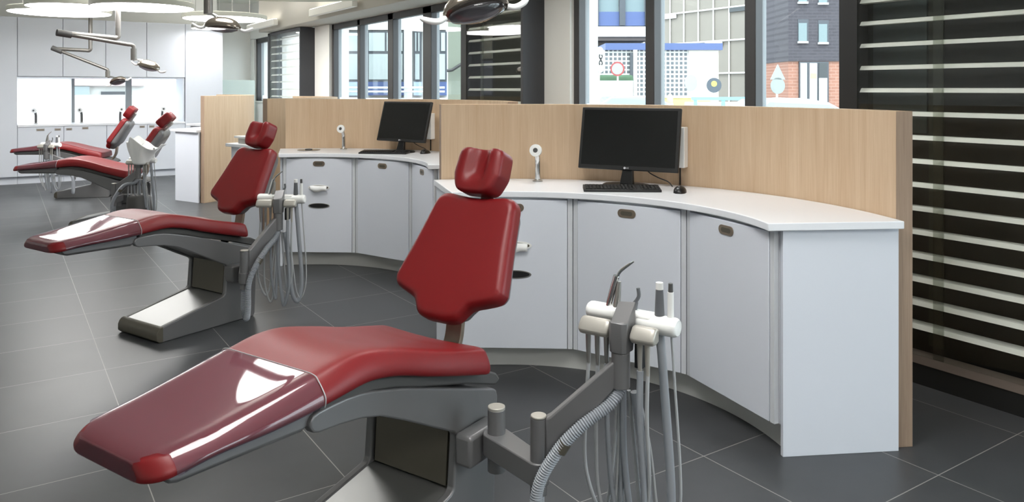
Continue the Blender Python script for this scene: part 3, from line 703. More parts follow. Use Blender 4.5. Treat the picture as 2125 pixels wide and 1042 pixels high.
chairs = [make_chair('dental_chair', 'nearest red dental chair, large in the foreground, clear film on its foot end')]
for t in ('second red dental chair from the front, its whole grey base visible', 'third red dental chair, broadside, white paper cover hanging by its backrest', 'farthest red dental chair, broadside in front of the far cupboards'):
    c = copy_tree(chairs[0]); c['label'] = t; chairs.append(c)
OC1 = (-.5755, 2.107)
POSE = [(OC1[0], OC1[1], 56.0), (OC1[0]+T[0], OC1[1]+T[1], 56.6), (-4.42, 7.87, 9), (-5.86, 10.05, 11.5)]
for c, (la, dd, an) in zip(chairs, POSE):
    X, Y = W(la, dd); c.location = (X, Y, 0); c.rotation_euler = (0, 0, R(an)-YAW)
for c, dr in ((chairs[2], 24), (chairs[3], 12)):      # the far head rests are tipped further back
    for ch in c.children:
        if ch.name.startswith('headrest'):
            ch.matrix_local = Matrix.Translation((.80, 0, 1.04)) @ Matrix.Rotation(R(dr), 4, 'Y') @ Matrix.Translation((-.80, 0, -1.04))

# ------------------------------------------------------------------ instrument unit on a swinging arm
def unit(pose, post, tray, bar, label, ztray=.742, end='near', housing=False, loops=True, hang=.12):
    """all in the chair's frame (x to head, y right-hand side positive here -> mirrored to -Y)"""
    la, dd, an = pose; X, Y = W(la, dd); rz = R(an)-YAW
    M0 = Matrix.Translation((X, Y, 0)) @ Matrix.Rotation(rz, 4, 'Z')
    pv = Vector((.500, -.300, 0)); wp = M0 @ pv
    root = tag(empty('instrument_unit', (wp.x, wp.y, 0), rz), label, 'dental instrument unit', 'instrument units on swing arms')
    off = (pv.x, pv.y, 0)
    P = lambda x, yr, z: Vector((x, -yr, z))
    # pivot pin, link, post
    b = MB(); b.tube([P(.500, .300, .24), P(.500, .300, .43)], .027, 24); b.build('pivot_pin', GREY, root, off, ang=35, bevel=.003)
    b = MB(); b.tube([P(.500, .300, .425), P(.500, .300, .4365)], .0265, 24); b.build('pivot_cap', SILV, root, off, ang=35, bevel=.002)
    a, c = Vector((.500, .300)), Vector(post); dv = (c-a).normalized(); nv = Vector((-dv.y, dv.x)); poly = []
    for cc, rr, s in ((a, .040, 1), (c, .030, -1)):
        for i in range(13):
            th = math.pi/2+math.pi*i/12 if s == 1 else -math.pi/2+math.pi*i/12
            q = cc+(dv*math.cos(th)+nv*math.sin(th))*rr; poly.append((q.x, -q.y))
    b = MB(); b.prism(poly, .292, .356); b.build('link_arm', GREY, root, off, ang=35, bevel=.003)
    b = MB(); b.tube([P(post[0], post[1], .262), P(post[0], post[1], .476)], .0235, 24); b.build('post', GREY, root, off, ang=35)
    b = MB(); b.tube([P(post[0], post[1], .4765), P(post[0], post[1], .483)], .0225, 24); b.build('post_cap', SILV, root, off, ang=35, bevel=.002)
    # boom
    tx, ty = tray; bv = Vector(bar).normalized(); fv = Vector((-bv.y, bv.x))     # bar direction and front direction
    if fv.dot(Vector(end if not isinstance(end, str) else (-1, 0))) < 0: fv = -fv
    hx, hy = Vector(tray)+fv*.072
    s0 = Vector((post[0], post[1])); s1 = Vector((hx, hy)); d2 = (s1-s0).normalized(); n2 = Vector((-d2.y, d2.x))
    b = MB(); rs = []
    for q, zt, zb, w in ((s0+d2*.020, .478, .362, .017), (s0+d2*.035, .486, .360, .017), (s1-d2*.012, ztray-.092, ztray-.168, .016)):
        rs.append([P(*(q+n2*w), zb), P(*(q-n2*w), zb), P(*(q-n2*w), zt), P(*(q+n2*w), zt)])
    b.rings(rs); b.build('boom', GREY, root, off, bevel=.005)
    # head column with wedge top
    b = MB(); b.tube([P(hx, hy, ztray-.175), P(hx, hy, ztray-.075)], .026, 24); b.build('column_sleeve', GREY, root, off, ang=35, bevel=.003)
    b = MB(); rs = []
    for z, w, l, sh in ((ztray-.0745, .026, .027, 0), (ztray-.03, .028, .031, .0), (ztray+.010, .028, .033, .004)):
        rs.append([P(*(Vector((hx, hy))+bv*w*cx+fv*(l*cy-sh)), z) for cx, cy in ((-1, -1), (1, -1), (1, .6), (.6, 1), (-.6, 1), (-1, .6))])
    rs.append([P(*(Vector((hx, hy))+bv*.027*cx+fv*(.029*cy-.012)), ztray+.058-(.044 if cy > 0 else 0)-(.0 if cx > 0 else .006)) for cx, cy in ((-1, -1), (1, -1), (1, .6), (.6, 1), (-.6, 1), (-1, .6))])
    b.rings(rs); b.build('head', GREY, root, off, ang=30, bevel=.005)
    ctr = Vector(tray)
    def barmesh(u0, u1, fo, z0, prof):
        rs = []
        for u, k in ((u0, .80), (u0+.006, .96), (u0+.014, 1), (u1-.014, 1), (u1-.006, .96), (u1, .80)):
            q = ctr+bv*u
            rs.append([P(*(q+fv*(fo+pf*k)), z0+pz*k) for pf, pz in prof])
        return rs
    rear = [(.026*math.cos(a)*(1.15 if math.cos(a) > 0 else 1), .025*math.sin(a)) for a in [2*math.pi*i/16 for i in range(16)]]
    b = MB(); b.rings(barmesh(-.140, .015, -.005, ztray+.004, rear)); b.build('rear_rail', WPLAS, root, off, ang=50)
    b = MB(); b.rings(barmesh(.018, .142, .002, ztray-.004, [(x*1.1, z*1.08) for x, z in rear])); b.build('rear_rail', WPLAS, root, off, ang=50)
    b = MB(); b.box(-.05, .07, -.028, .03, -.018, .022, Matrix.Translation(P(ctr.x, ctr.y, ztray)) @ Matrix.Rotation(math.atan2(-bv.y, bv.x), 4, 'Z')); b.build('rail_housing', WPLAS, root, off, bevel=.008, seg=3)
    front = [(-.020, -.018), (-.002, -.024), (.018, -.022), (.026, -.010), (.022, .002), (.004, .022), (-.006, .024), (-.020, .020)]
    b = MB(); b.rings(barmesh(-.128, -.033, .066, ztray-.020, front)); b.build('front_rail', SILV, root, off, ang=35, bevel=.003)
    b = MB(); b.rings(barmesh(.033, .105, .066, ztray-.020, front)); b.build('front_rail', SILV, root, off, ang=35, bevel=.003)
    # instruments standing in the rails (tip up), their tails and hoses below
    def q(u, fo, z): return P(*(ctr+bv*u+fv*fo), z)
    b = MB(); b.tube(spline([q(-.075, 0, ztray+.02), q(-.060, 0, ztray+.075), q(-.048, 0, ztray+.115)], 4), [.0095]*9, 12); b.tube(spline([q(-.05, 0, ztray+.095), q(-.04, 0, ztray+.125), q(-.012, -.004, ztray+.150), q(.004, -.004, ztray+.162)], 4), [.006-.0003*i for i in range(13)], 8); b.build('handpiece', CHROME, root, off)
    b = MB(); b.tube([q(-.050, 0, ztray+.015), q(-.044, 0, ztray+.06), q(-.040, 0, ztray+.10)], [.011, .009, .006], 12); b.build('handpiece', STEEL, root, off)
    b = MB(); b.tube(spline([q(.005, -.004, ztray+.015), q(.010, -.004, ztray+.045), q(.020, -.004, ztray+.065), q(.018, -.004, ztray+.088)], 4), [.008]*5+[.0055]*8, 10); b.build('handpiece', HOSED, root, off)
    b = MB(); b.tube([q(.085, .0, ztray+.02), q(.085, .0, ztray+.095)], [.014, .0105], 16); b.mi = 1; b.tube([q(.085, .0, ztray+.095), q(.085, .0, ztray+.114)], [.0108, .0104], 16); b.build('suction_handpiece', [HOSED, WPLAS], root, off, ang=35)
    b = MB(); b.tube([q(.118, .0, ztray+.02), q(.118, .0, ztray+.092)], [.0095, .0085], 14); b.mi = 1; b.tube([q(.118, .0, ztray+.092), q(.118, .0, ztray+.116)], [.0068, .0062], 14); b.build('syringe', [WPLAS, DGREY], root, off, ang=35)
    for u in (-.105, -.076, -.047, .055, .078):
        b = MB(); b.tube([q(u, .066, ztray-.038), q(u, .066, ztray-.085), q(u, .064, ztray-.13)], [.0085, .007, .0055], 12); b.build('instrument_tail', STEEL if u < 0 else SILV, root, off)
    b = MB(); b.box(-.012, .012, -.02, .02, -.12, -.05, Matrix.Translation(q(.045, .035, ztray)) @ Matrix.Rotation(math.atan2(-bv.y, bv.x), 4, 'Z')); b.build('control_block', BLACKM, root, off, bevel=.003)
    # hoses: each drops in a long loop and climbs back under the head
    hb = Vector((hx, hy))
    def hose(u, fo, z, low, sag, r, m, back=None, u2=None):
        u2 = u*.35 if u2 is None else u2
        um = (u+u2)/2
        pts = [q(u, fo, z), q(u+sag*.25, fo, z-.14), q(u+sag*.7, fo*.6, low+.14), q(um+sag*.65, fo*.3, low+.012), q(um*.6+u2*.4+sag*.2, .02, low+.06), q(u2, .03, low+.26), q(u2*.6, .045, ztray-.19)]
        b = MB(); b.tube(spline(pts, 8), r, 10); b.build('hose', m, root, off)
    if loops:
        hose(.085, .0, ztray-.02, hang, .05, .0125, HOSE, u2=.05)
        hose(.120, .0, ztray-.02, hang+.02, .04, .0038, HOSEL, u2=.07)
        hose(.055, .064, ztray-.12, hang-.02, .0, .0095, HOSE, u2=-.01)
        hose(.078, .064, ztray-.12, hang+.03, -.01, .0055, HOSEL, u2=.02)
        hose(-.105, .064, ztray-.12, hang+.04, -.035, .0055, HOSEL)
        hose(-.076, .064, ztray-.12, hang, -.02, .0055, HOSEL)
        hose(-.047, .064, ztray-.12, hang+.02, .0, .0075, HOSE)
    # corrugated supply hose along the boom, looping up into the post
    side = n2 if n2.dot(Vector((-.2, 1))) > 0 else -n2
    mid = s0.lerp(s1, .5)+side*.045; e0 = s0+side*.050
    b = MB(); b.ribbed([P(*(s1), ztray-.178), P(*(s1-d2*.03+side*.02), ztray-.215), P(*mid, .470), P(*(s0.lerp(s1, .22)+side*.05), .40), P(*e0, .30), P(*(e0-d2*.005), .17), P(*(e0*.5+s0*.5), .098), P(*(s0-side*.006), .15), P(*s0, .262)], .0175); b.build('corrugated_hose', HOSE, root, off)
    q0 = s0.lerp(s1, .28)+side*.049
    b = MB(); b.tube([P(*(q0+d2*.012), .430), P(*(q0-d2*.004), .405)], .0178, 16); b.build('hose_clip', OLIVE, root, off, ang=35)
    if housing:
        b = MB(); Mx = Matrix.Translation(P(*housing, 0)); b.lathe([(.10, .0), (.115, .02), (.12, .2), (.11, .33), (.07, .36), (.01, .365)], 28, Mx); b.build('supply_housing', DGREY, root, off, ang=60)
    return root, q
unit(POSE[0], (.424, .498), (.61, .697), (0, 1), 'nearest instrument unit, white rail and hoses right of the foreground chair')
unit(POSE[1], (.366, .450), (.640, .440), (.559, .829), 'second instrument unit, beside the second chair before the second workstation')
unit(POSE[2], (.50, .44), (.74, .36), (.95, .30), 'third instrument unit, hoses in a bundle at the rear of the third chair', ztray=.70, end=(-.3, 1), housing=(.70, .34))
unit(POSE[3], (.30, .42), (.02, .36), (.92, .4), 'farthest instrument unit, swung in front of the farthest chair seat', ztray=.70, end=(-.3, 1))

# white paper cover hanging from the third chair's instruments
X, Y = W(-3.62, 7.55)
b = MB(); rs = []; n = 30
for k in range(11):
    t = k/10; ring = []
    for j in range(n):
        a = 2*math.pi*j/n
        rx = .065+.085*t+.016*math.sin(5*a+5*t)*(.3+t)+.03*max(0, math.cos(a-.4))*t*t*2.2; ry = .055+.055*t+.012*math.cos(4*a-2*t)*(.3+t)
        z = .66+.22*t+.034*math.sin(3*a+1.3)*t*t+.012*math.sin(7*a+4*t)*t-.045*t*t*max(0, math.cos(a))+.03*t*t*max(0, -math.cos(a))
        ring.append((rx*math.cos(a)+.03*t, ry*math.sin(a), z))
    rs.append(ring)
b.rings(rs, True, True, False); o = b.build('paper_cover', TISSUE, None, (0, 0, .66), ang=60, subd=1); o.location = (X, Y, .66); o.rotation_euler = (0, 0, -YAW)
m = o.modifiers.new('sheet', 'SOLIDIFY'); m.thickness = .002
tag(o, 'crumpled white paper cover hanging at the third chair backrest', 'paper cover')

# ------------------------------------------------------------------ operating lights hanging from the ceiling
def lamp_head(root, off, c, yaw, pitch, s=1.0, roll=0.0, handles=True):
    M = Matrix.Translation(c) @ Matrix.Rotation(yaw, 4, 'Z') @ Matrix.Rotation(pitch, 4, 'Y') @ Matrix.Rotation(roll, 4, 'X') @ Matrix.Diagonal((s, s, s, 1))
    b = MB(); rs = []
    for i in range(17):
        t = -1+2*i/16; w = max(1-abs(t)**2.6, .02)**.5
        rs.append([M @ Vector((t*.115, .070*w*math.cos(a), (.058*w*math.sin(a) if math.sin(a) > 0 else .012*w*math.sin(a))+.010*(1-t*t))) for a in [2*math.pi*j/24 for j in range(24)]])
    b.rings(rs); hd = b.build('lamp_head', LAMPSHELL, root, off, ang=60)
    b = MB(); rs = []
    for r, z in ((1, -.006), (.97, -.016), (.6, -.030), (.12, -.036)):
        rs.append([M @ Vector((.098*r*math.cos(a), .058*r*math.sin(a), z)) for a in [2*math.pi*j/28 for j in range(28)]])
    b.rings(rs); b.build('reflector_lens', LENS, hd, off, ang=60)
    if handles:
        for sg in (-1, 1):
            b = MB(); b.tube([M @ Vector(p) for p in spline([(sg*.108, 0, -.006), (sg*.135, 0, -.014), (sg*.165, 0, -.006), (sg*.190, 0, .010)], 5)], [.010]*4+[.0105]*8+[.010, .009, .0075, .004], 14); b.build('handle', WPLAS, hd, off)
    return M, hd
LAMPSHELL = mat('lamp_shell', (126, 118, 108), .16, .75); LENS = glassmat('lamp_lens', (190, 186, 190), ior=1.9, frost=.3, frost_col=(190, 190, 196))
def light(label, joints, head, yaw, pitch, s=1.0, rp=.025, ra=.020, drop=None, roll=0.0):
    """joints: (lat, ahead, z) of ceiling post, elbow, back joint, arm end; head: lamp centre"""
    J = [Vector((*W(a, c), z)) for a, c, z in joints]; H = Vector((*W(head[0], head[1]), head[2]))
    root = tag(empty('operating_light', (J[0].x, J[0].y, ZC)), label, 'operating light', 'ceiling mounted operating lights'); off = (J[0].x, J[0].y, ZC)
    top = J[0].copy(); top.z = ZC
    b = MB(); b.tube([top, top-Vector((0, 0, .05))], .06, 24); b.build('ceiling_plate', STEEL, root, off, ang=35)
    e = J[1]; d1 = (J[2]-e).normalized()
    b = MB(); b.tube([top]+spline([Vector((e.x, e.y, e.z+.05)), Vector((e.x, e.y, e.z+.02)), e+d1*.02, e+d1*.05], 4)+[J[2]], rp, 14); b.build('ceiling_post', POLE, root, off)
    d2 = (J[3]-J[2]).normalized()
    b = MB(); b.tube([J[2]-d2*.03, J[2]+d2*.10], rp*1.35, 16); b.build('joint', DGREY, root, off, ang=35)
    b = MB(); b.tube([J[2]+d2*.05, J[3]], ra, 12); b.build('spring_arm', POLE, root, off)
    k = Vector((J[3].x, J[3].y, J[3].z-drop)); k.x += d2.x*.05; k.y += d2.y*.05
    b = MB(); b.tube(spline([J[3]-d2*.01, J[3]+d2*.03, Vector((k.x, k.y, J[3].z-.03)), k], 5), ra, 12); b.tube([Vector((k.x, k.y, J[3].z-.04)), k], ra*1.45, 16); b.build('drop_tube', POLE, root, off, ang=50)
    M, hd = lamp_head(root, off, H, yaw, pitch, s, roll)
    for sg in (-1, 1):
        side = M @ Vector((0, sg*.045, .02)); b = MB(); b.tube(spline([k, k.lerp(side, .4)+Vector((0, 0, .02)), side+Vector((0, 0, .012)), side], 5), .009*s, 10); b.build('yoke', CHROME, root, off)
light('foreground operating light cut by the top edge, grey shell with white handles', ((-.35, 2.1, 2.3), (-.35, 2.1, 2.22), (-.75, 2.45, 2.22), (-.22, 2.62, 1.95)), (-.115, 2.50, 1.652), -YAW+R(20), R(-12), .98, drop=.14, roll=R(-26))
light('second operating light hanging at the top edge, left of the felt ceiling disc', ((-1.55, 4.3, 2.4), (-1.55, 4.3, 2.30), (-2.05, 4.7, 2.30), (-2.00, 5.05, 2.05)), (-1.885, 5.05, 1.800), -YAW+R(10), R(4), 1.0, drop=.16, roll=R(8))
light('third operating light, highest of the two long arms at top left', ((-4.065, 8.0, 2.2), (-4.065, 8.0, 1.92), (-4.43, 7.6, 1.945), (-3.98, 8.05, 1.858)), (-3.775, 8.05, 1.625), -YAW+R(-6), R(16), 1.05, drop=.16, roll=R(10))
light('farthest operating light, thin lower arm in front of the far window', ((-5.60, 10.3, 2.3), (-5.60, 10.3, 1.905), (-6.02, 10.2, 1.925), (-5.42, 10.3, 1.672)), (-5.23, 10.3, 1.49), -YAW+R(-6), R(-16), 1.0, drop=.12, roll=R(-20))

# ------------------------------------------------------------------ the street outside
GZ = -.25
ASPH = mat('asphalt', (150, 150, 150), .9, var=.1)
b = MB(); b.box(XO, 120, -60, 140, GZ-.1, GZ); b.box(-60, XO, YF+.2, 140, GZ-.1, GZ); struct(b.build('ground', ASPH))
EWHITE = mat('render_white', (196, 196, 194), .8); EBLUE = mat('blue_cladding', (66, 82, 124), .5); EWIN = mat('pane_sky', (112, 126, 128), .5, spec=.2); EFR = mat('grey_joinery', (62, 66, 72), .5)
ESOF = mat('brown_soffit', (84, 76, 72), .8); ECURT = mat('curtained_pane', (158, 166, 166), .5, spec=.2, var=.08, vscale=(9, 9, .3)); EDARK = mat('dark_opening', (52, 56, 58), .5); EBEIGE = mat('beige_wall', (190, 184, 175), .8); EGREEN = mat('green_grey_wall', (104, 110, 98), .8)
EBRK = brickmat('grey_brick', (66, 63, 68), (60, 57, 62), (74, 71, 76), .5, .16, .02, rot=(R(90), 0, 0)); EORG = brickmat('orange_brick', (146, 104, 88), (136, 95, 80), (156, 122, 108), .5, .16, .02, rot=(R(90), 0, 0))
ENET = mat('scaffold_net', (124, 118, 110), .9, var=.12, vscale=(.6, .6, .6)); EPOLE = mat('pale_pole', (196, 194, 190), .6)
EGRID = brickmat('glass_blocks', (98, 102, 106), (84, 88, 92), (190, 188, 184), .17, .17, .030, off=0, rot=(R(90), 0, 0))
def facade(name, lat, d, yaw, label, cat):
    X, Y = W(lat, d); return tag(empty(name, (X, Y, GZ), -YAW+R(yaw)), label, cat)
def fb(root, nm, m, *bs, bevel=0):
    b = MB()
    for q in bs: b.box(*q)
    return b.build(nm, m, root, bevel=bevel)
# helpers: at distance d, one pixel is d/1609 m; z from a pixel row
def zz(v, d): return 1.4-(v-184)/FPX*d-GZ
def xx(u, d): return (u-1062)/FPX*d
d = 34.0; r = facade('office_building', 0, d, 0, 'white office building with a blue window band, through the first pane', 'building')
fb(r, 'wall', EWHITE, (xx(1130, d), xx(1362, d), .0, 8, zz(76, d), zz(55, d)), (xx(1130, d), xx(1362, d), .3, 8, zz(55, d), zz(-80, d)))
fb(r, 'blue_band', EBLUE, (xx(1130, d), xx(1360, d), .1, .3, zz(53, d), zz(24, d)))
for a in (1150, 1236, 1291, 1344): fb(r, 'joinery_post', EFR, (xx(a-6, d), xx(a+6, d), -.05, .1, zz(53, d), zz(-80, d)))
for a, c in ((1157, 1229), (1243, 1284), (1298, 1337)): fb(r, 'window', EWIN, (xx(a, d), xx(c, d), .15, .3, zz(24, d), zz(-70, d)))
fb(r, 'soffit', ESOF, (xx(1130, d), xx(1345, d), .1, 8, zz(84, d), zz(76, d)))
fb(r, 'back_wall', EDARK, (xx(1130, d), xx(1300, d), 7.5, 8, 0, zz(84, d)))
d = 30.0; r = facade('garage_building', 0, d, 0, 'low garage with glass block walls and a blue roof edge, across the street', 'building')
fb(r, 'roof_edge', EBLUE, (xx(1255, d), xx(1497, d), -.15, 6, zz(104, d), zz(90, d)))
b = MB(); b.box(xx(1200, d), xx(1428, d), 0, 6, 0, zz(104, d)); b.build('glass_block_wall', EGRID, r)
fb(r, 'white_wall', EBEIGE, (xx(1428, d), xx(1490, d), -.05, 6, 0, zz(104, d)))
fb(r, 'corner_pillar', EWHITE, (xx(1312, d), xx(1320, d), -.25, -.02, 0, zz(104, d)))
fb(r, 'low_wall', EWHITE, (xx(1205, d), xx(1306, d), -.9, -.6, 0, zz(168, d)))
fb(r, 'hedge', mat('hedge_green', (60, 84, 62), .9, var=.3, vscale=(5, 5, 5)), (xx(1228, d), xx(1310, d), -.55, -.15, 0, zz(156, d)), bevel=.1)
fb(r, 'drain_pipe', EFR, (xx(1306, d), xx(1312, d), -.2, -.05, 0, zz(110, d)))
d = 46.0; r = facade('scaffolded_building', xx(1380, d), d+8, -58, 'tall building wrapped in beige scaffold netting, in the middle panes', 'building')
L = 10.6; fb(r, 'netting', ENET, (-4, L, 0, 6, 0, 16))
for k in range(12): b = MB(); x = -3.6+k*1.28; b.cyl((x, -.06, 0), (x, -.06, 16), .05, n=8); b.build('upright', EPOLE, r)
for k in range(8): b = MB(); z = .6+k*2.0; b.cyl((-4, -.1, z), (L, -.1, z), .055, n=8); b.build('ledger', EPOLE, r)
for k in range(6): b = MB(); b.box(-2+k*2, -.6+k*2, -.14, -.06, 2.3+(k % 3)*2, 2.55+(k % 3)*2); b.build('tarp_fold', EDARK if k % 2 else EWHITE, r)
d = 40.0; r = facade('brick_building', 0, d, 0, 'grey brick building with orange brick shop front, through the right-hand pane', 'building')
fb(r, 'upper_wall', EBRK, (xx(1635, d), xx(1860, d), 0, 4.4, zz(127, d), zz(-120, d)))
fb(r, 'shop_wall', EORG, (xx(1637, d), xx(1860, d), .1, 4.4, 0, zz(127, d)))
for u0, v0 in ((1655, 40), (1697, 42), (1655, -42), (1697, -40)):
    w = fb(r, 'window', EFR, (xx(u0, d), xx(u0+22, d), -.02, .1, zz(v0+50, d), zz(v0, d))); fb(w, 'pane', EWIN, (xx(u0+1, d), xx(u0+18, d), -.06, -.021, zz(v0+46, d), zz(v0+8, d)))
    fb(w, 'sill', EWHITE, (xx(u0-1, d), xx(u0+20, d), -.15, -.021, zz(v0+50, d), zz(v0+46, d)))
w = fb(r, 'shop_window', EFR, (xx(1658, d), xx(1719, d), -.02, .1, 0, zz(128, d)))
for a, c, m in ((1660, 1673, EWHITE), (1679, 1694, EWHITE), (1698, 1715, EDARK)): fb(w, 'pane', m, (xx(a, d), xx(c, d), -.06, -.021, .2, zz(131, d)))
fb(w, 'poster', mat('orange_poster', (232, 160, 120), .7), (xx(1680, d), xx(1693, d), -.08, -.061, zz(163, d), zz(152, d)))
fb(w, 'poster', EWHITE, (xx(1698, d), xx(1715, d), -.08, -.061, .2, zz(162, d)))
d = 19.0; r = facade('glazed_wing', 0, d, 0, 'pale building wing with grey framed windows and blue panels, through the four-pane window', 'building')
fb(r, 'wall', EWHITE, (xx(655, d), xx(926, d), .0, 5, zz(62, d), zz(20, d)), (xx(655, d), xx(926, d), .2, 5, 0, zz(62, d)), (xx(655, d), xx(926, d), -.1, 5, 0, zz(203, d)))
fb(r, 'column', EWHITE, (xx(842, d), xx(855, d), -.35, 0, 0, zz(30, d)))
for k, (a, c) in enumerate(((694, 745), (762, 838), (858, 873), (900, 926))):
    w = fb(r, 'window', EFR, (xx(a, d), xx(c, d), .02, .19, zz(170, d), zz(64, d)))
    mid = (a+c)/2
    fb(w, 'pane', ECURT, (xx(a+3, d), xx(c-3, d), -.01, .019, zz(165, d), zz(112, d)))
    fb(w, 'top_pane', ECURT, (xx(a+3, d), xx(mid-2, d), -.01, .019, zz(106, d), zz(68, d)), (xx(mid+2, d), xx(c-3, d), -.01, .019, zz(106, d), zz(68, d)))
    fb(r, 'blue_panel', EBLUE if k % 2 else mat('pale_blue_cladding', (150, 168, 204), .5), (xx(a, d), xx(c, d), .02, .19, zz(198, d), zz(170, d)))
for v in (182, 190): b = MB(); b.cyl((xx(690, d), -.5, zz(v, d)), (xx(926, d), -.5, zz(v, d)), .025, n=8); b.build('hand_rail', EPOLE, r)
d = 15.0; r = facade('stair_wall', 0, d, 0, 'grey green outside wall with a stepped handrail, left of the middle bay', 'wall')
fb(r, 'wall', EGREEN, (xx(929, d), xx(985, d), 0, .3, 0, 5))
b = MB(); b.tube([(xx(928, d), -.1, zz(147, d)), (xx(938, d), -.1, zz(146, d)), (xx(960, d), -.1, zz(132, d))], .03, 8); b.build('handrail', FRAMEB, r)
# street furniture
def sign(u, v, d, h, label, kind, tw=0):
    X, Y = W(xx(u, d), d); z = zz(v, d); root = tag(empty('street_sign', (X, Y, GZ), -YAW+R(tw)), label, 'street sign', 'signs on posts outside')
    b = MB(); b.cyl((0, .03, 0), (0, .03, z+h*.45), .03, n=12); b.build('post', EPOLE, root)
    n = 36; rr = h/2
    def dsk(nm, m, k, y0, y1, tri=False, dz=0): 
        b = MB(); P = [(rr*k*math.cos(2*math.pi*i/n), z+dz+rr*k*math.sin(2*math.pi*i/n)) for i in range(n)] if not tri else [(-rr*k, z+dz-rr*k*.8), (rr*k, z+dz-rr*k*.8), (0, z+dz+rr*k)]
        b.prism_xz(P, y0, y1); return b.build(nm, m, root)
    if kind == 'emblem':
        dsk('plate', EPOLE, 1, -.02, 0)
        b = MB()
        for sx in (-1, 1):
            for sz in (-1, 1):
                b.tube([(sx*rr*a, -.026, z+sz*rr*c) for a, c in ((.10, .06), (.24, .14), (.34, .28), (.26, .38), (.14, .34))], rr*.05, 6)
        b.tube([(0, -.026, z-rr*.15), (0, -.026, z+rr*.15)], rr*.06, 6); b.build('emblem', BLACKM, root)
    elif kind == 'red':
        dsk('plate', mat('sign_red', (150, 66, 66), .5), 1, -.02, 0); dsk('face', mat('sign_grey', (150, 154, 154), .5), .78, -.024, -.021)
    elif kind == 'back':
        dsk('plate', mat('sign_back', (140, 144, 146), .5), 1, -.02, 0)
    elif kind == 'dark':
        dsk('plate', mat('sign_dark', (66, 74, 84), .5), 1, -.02, 0); dsk('face', mat('sign_yellow', (160, 155, 84), .5), .4, -.024, -.021, dz=rr*.2)
    elif kind == 'pair':
        dsk('plate', mat('sign_back_pale', (128, 134, 132), .5), 1, -.02, 0); dsk('triangle', mat('sign_back_grey', (134, 140, 138), .5), 1.05, -.02, 0, True, rr*1.6)
    return root
sign(1244, 124, 18, .60, 'round white street sign with a small black emblem, left pane', 'emblem', 62)
sign(1281, 143, 27, .50, 'small round street sign with a red border, behind the white one', 'red', -20)
sign(1433, 172, 26, .55, 'pale grey round back of a street sign, middle pane', 'back', 30)
sign(1481, 177, 26, .50, 'dark round street sign with a yellow spot, middle pane', 'dark', 0)
sign(1613, 178, 22, .46, 'pale triangular and round sign backs on one post, right pane', 'pair', 15)
def car(u, d, yaw, label, rgb):
    X, Y = W(xx(u, d), d); root = tag(empty('parked_car', (X, Y, GZ), -YAW+R(yaw)), label, 'car', 'cars parked in the street')
    m = mat('car_paint_%d' % u, rgb, .25, .2, coat=.5)
    lo = [(-2.1, .30), (2.1, .30), (2.16, .55), (2.05, .78), (1.15, .92), (-1.75, .95), (-2.12, .85), (-2.18, .55)]
    b = MB(); b.rings([[(x*k, y, z) for x, z in lo] for y, k in ((-.86, .96), (-.80, 1), (.80, 1), (.86, .96))]); body = b.build('body', m, root, ang=35, bevel=.05, seg=3)
    hi = [(1.2, .93), (.45, 1.36), (-.2, 1.45), (-1.1, 1.42), (-1.75, .95)]
    b = MB(); b.rings([[(x*(.9 if z > 1 else 1), y*(.80 if z > 1 else 1), z) for x, z in hi] for y in (-.78, .78)]); cb = b.build('cabin', m, body, ang=35, bevel=.04, seg=3)
    b = MB()
    gl = [(1.0, .96), (.42, 1.31), (-1.05, 1.37), (-1.5, .98)]
    for sg in (-1, 1): b.rings([[(x*(.9 if z > 1 else .96), sg*(.80-.155*(z-.93)/.5)+e, z) for x, z in gl] for e in (-.012*sg, .004*sg)])
    b.rings([[(1.225-.1*(0), -.66, .97), (1.225, .66, .97), (.46, .56, 1.32), (.46, -.56, 1.32)], [(1.20, -.66, .95), (1.20, .66, .95), (.44, .56, 1.30), (.44, -.56, 1.30)]])
    b.build('windows', mat('car_glass_%d' % u, (120, 140, 146), .1), cb)
    for sx in (-1.3, 1.35):
        for sy in (-1, 1):
            b = MB(); b.cyl((sx, sy*.70, .31), (sx, sy*.89, .31), .31, n=24); b.mi = 1; b.cyl((sx, sy*.885, .31), (sx, sy*.90, .31), .19, n=16); b.build('wheel', [BLACKM, STEEL], root)
car(1652, 17, 8, 'white car below the brick building, right pane', (176, 182, 184))
car(1330, 22, 4, 'silver car behind the post left of the middle pane', (120, 126, 134))
car(1205, 25, 0, 'dark car parked before the low white wall, left pane', (56, 62, 66))
X, Y = W(xx(1497, 20), 20); root = tag(empty('blue_trailer', (X, Y, GZ), -YAW), 'pale blue trailer with a white sheet, bottom of the middle pane', 'trailer')
EBL2 = mat('light_blue_paint', (120, 186, 226), .5)
b = MB(); b.box(-.85, .85, -.5, .5, .45, 1.30); b.build('box_body', EWHITE, root, bevel=.03)
for x in (-.8, -.1, .78): b = MB(); b.box(x-.04, x+.04, -.55, -.50, .4, 1.42); b.build('frame_post', EBL2, root)
b = MB(); b.box(-.9, .9, -.56, -.50, 1.36, 1.44); b.build('frame_rail', EBL2, root)
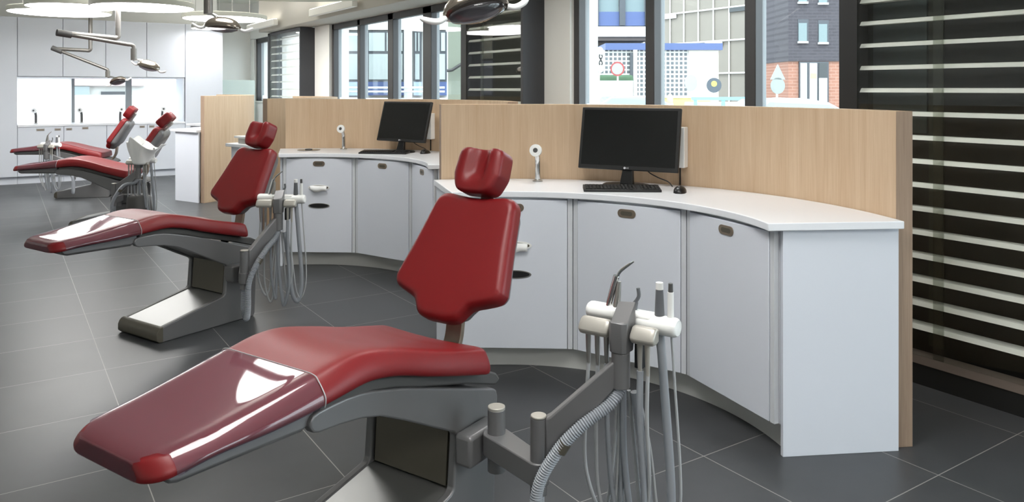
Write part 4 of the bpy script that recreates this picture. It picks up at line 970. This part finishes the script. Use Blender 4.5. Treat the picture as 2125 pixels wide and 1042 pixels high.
for x in (-.4, .4): b = MB(); b.cyl((x, -.6, .26), (x, -.45, .26), .26, n=20); b.build('wheel', BLACKM, root)
X, Y = W(xx(1425, 24), 24); root = tag(empty('yellow_skip', (X, Y, GZ), -YAW), 'yellow waste skip at the bottom of the middle pane', 'skip')
b = MB(); b.rings([[(-.5, -.4, 0), (.5, -.4, 0), (.5, .4, 0), (-.5, .4, 0)], [(-.62, -.5, 1.36), (.62, -.5, 1.36), (.62, .5, 1.36), (-.62, .5, 1.36)]]); b.build('tub', mat('yellow_paint', (240, 224, 120), .6), root, bevel=.02)
b = MB(); b.box(-.65, .65, -.53, .53, 1.361, 1.40); b.build('rim', EWHITE, root)
X, Y = W(xx(1390, 16), 16); root = tag(empty('warning_beacon', (X, Y, GZ), -YAW), 'orange and white warning beacon beside the left frame of the middle pane', 'beacon')
b = MB(); b.box(-.06, .06, -.03, .03, .0, 1.35); b.mi = 1; b.box(-.062, .062, -.032, .032, 1.45-.32, 1.25); b.build('board', [EWHITE, mat('beacon_orange', (226, 130, 60), .6)], root)
b = MB(); b.lathe([(.05, 1.351), (.06, 1.40), (.055, 1.50), (.02, 1.54)], 16); b.build('lamp', mat('beacon_yellow', (246, 222, 140), .4), root)
# shop front seen through the far window
X, Y = W(-8.6, 20.5); root = tag(empty('street_shop', (wxu(200)*1.45, 21.0, GZ), 0), 'shop front with red sign and grey shutter, seen through the far window', 'building')
b = MB(); b.box(-6, 6, 0, 5, 0, 6); b.build('wall', EWHITE, root)
b = MB(); b.box(-1.0, 1.1, -.15, -.005, 1.72, 2.2); b.build('sign_board', mat('sign_board_red', (214, 176, 176), .6), root)
b = MB(); b.box(-1.1, -.1, -.12, -.006, .2, 1.71); b.build('window', mat('shop_glass', (140, 150, 154), .2), root)
for k in range(6): b = MB(); b.box(.15, .75, -.1, -.005, .7+k*.16, .78+k*.16); b.build('shutter_slat', EFR, root)
b = MB(); b.box(1.5, 2.6, -.1, -.005, .3, 2.0); b.build('door', mat('pale_grey_door', (210, 208, 212), .6), root)
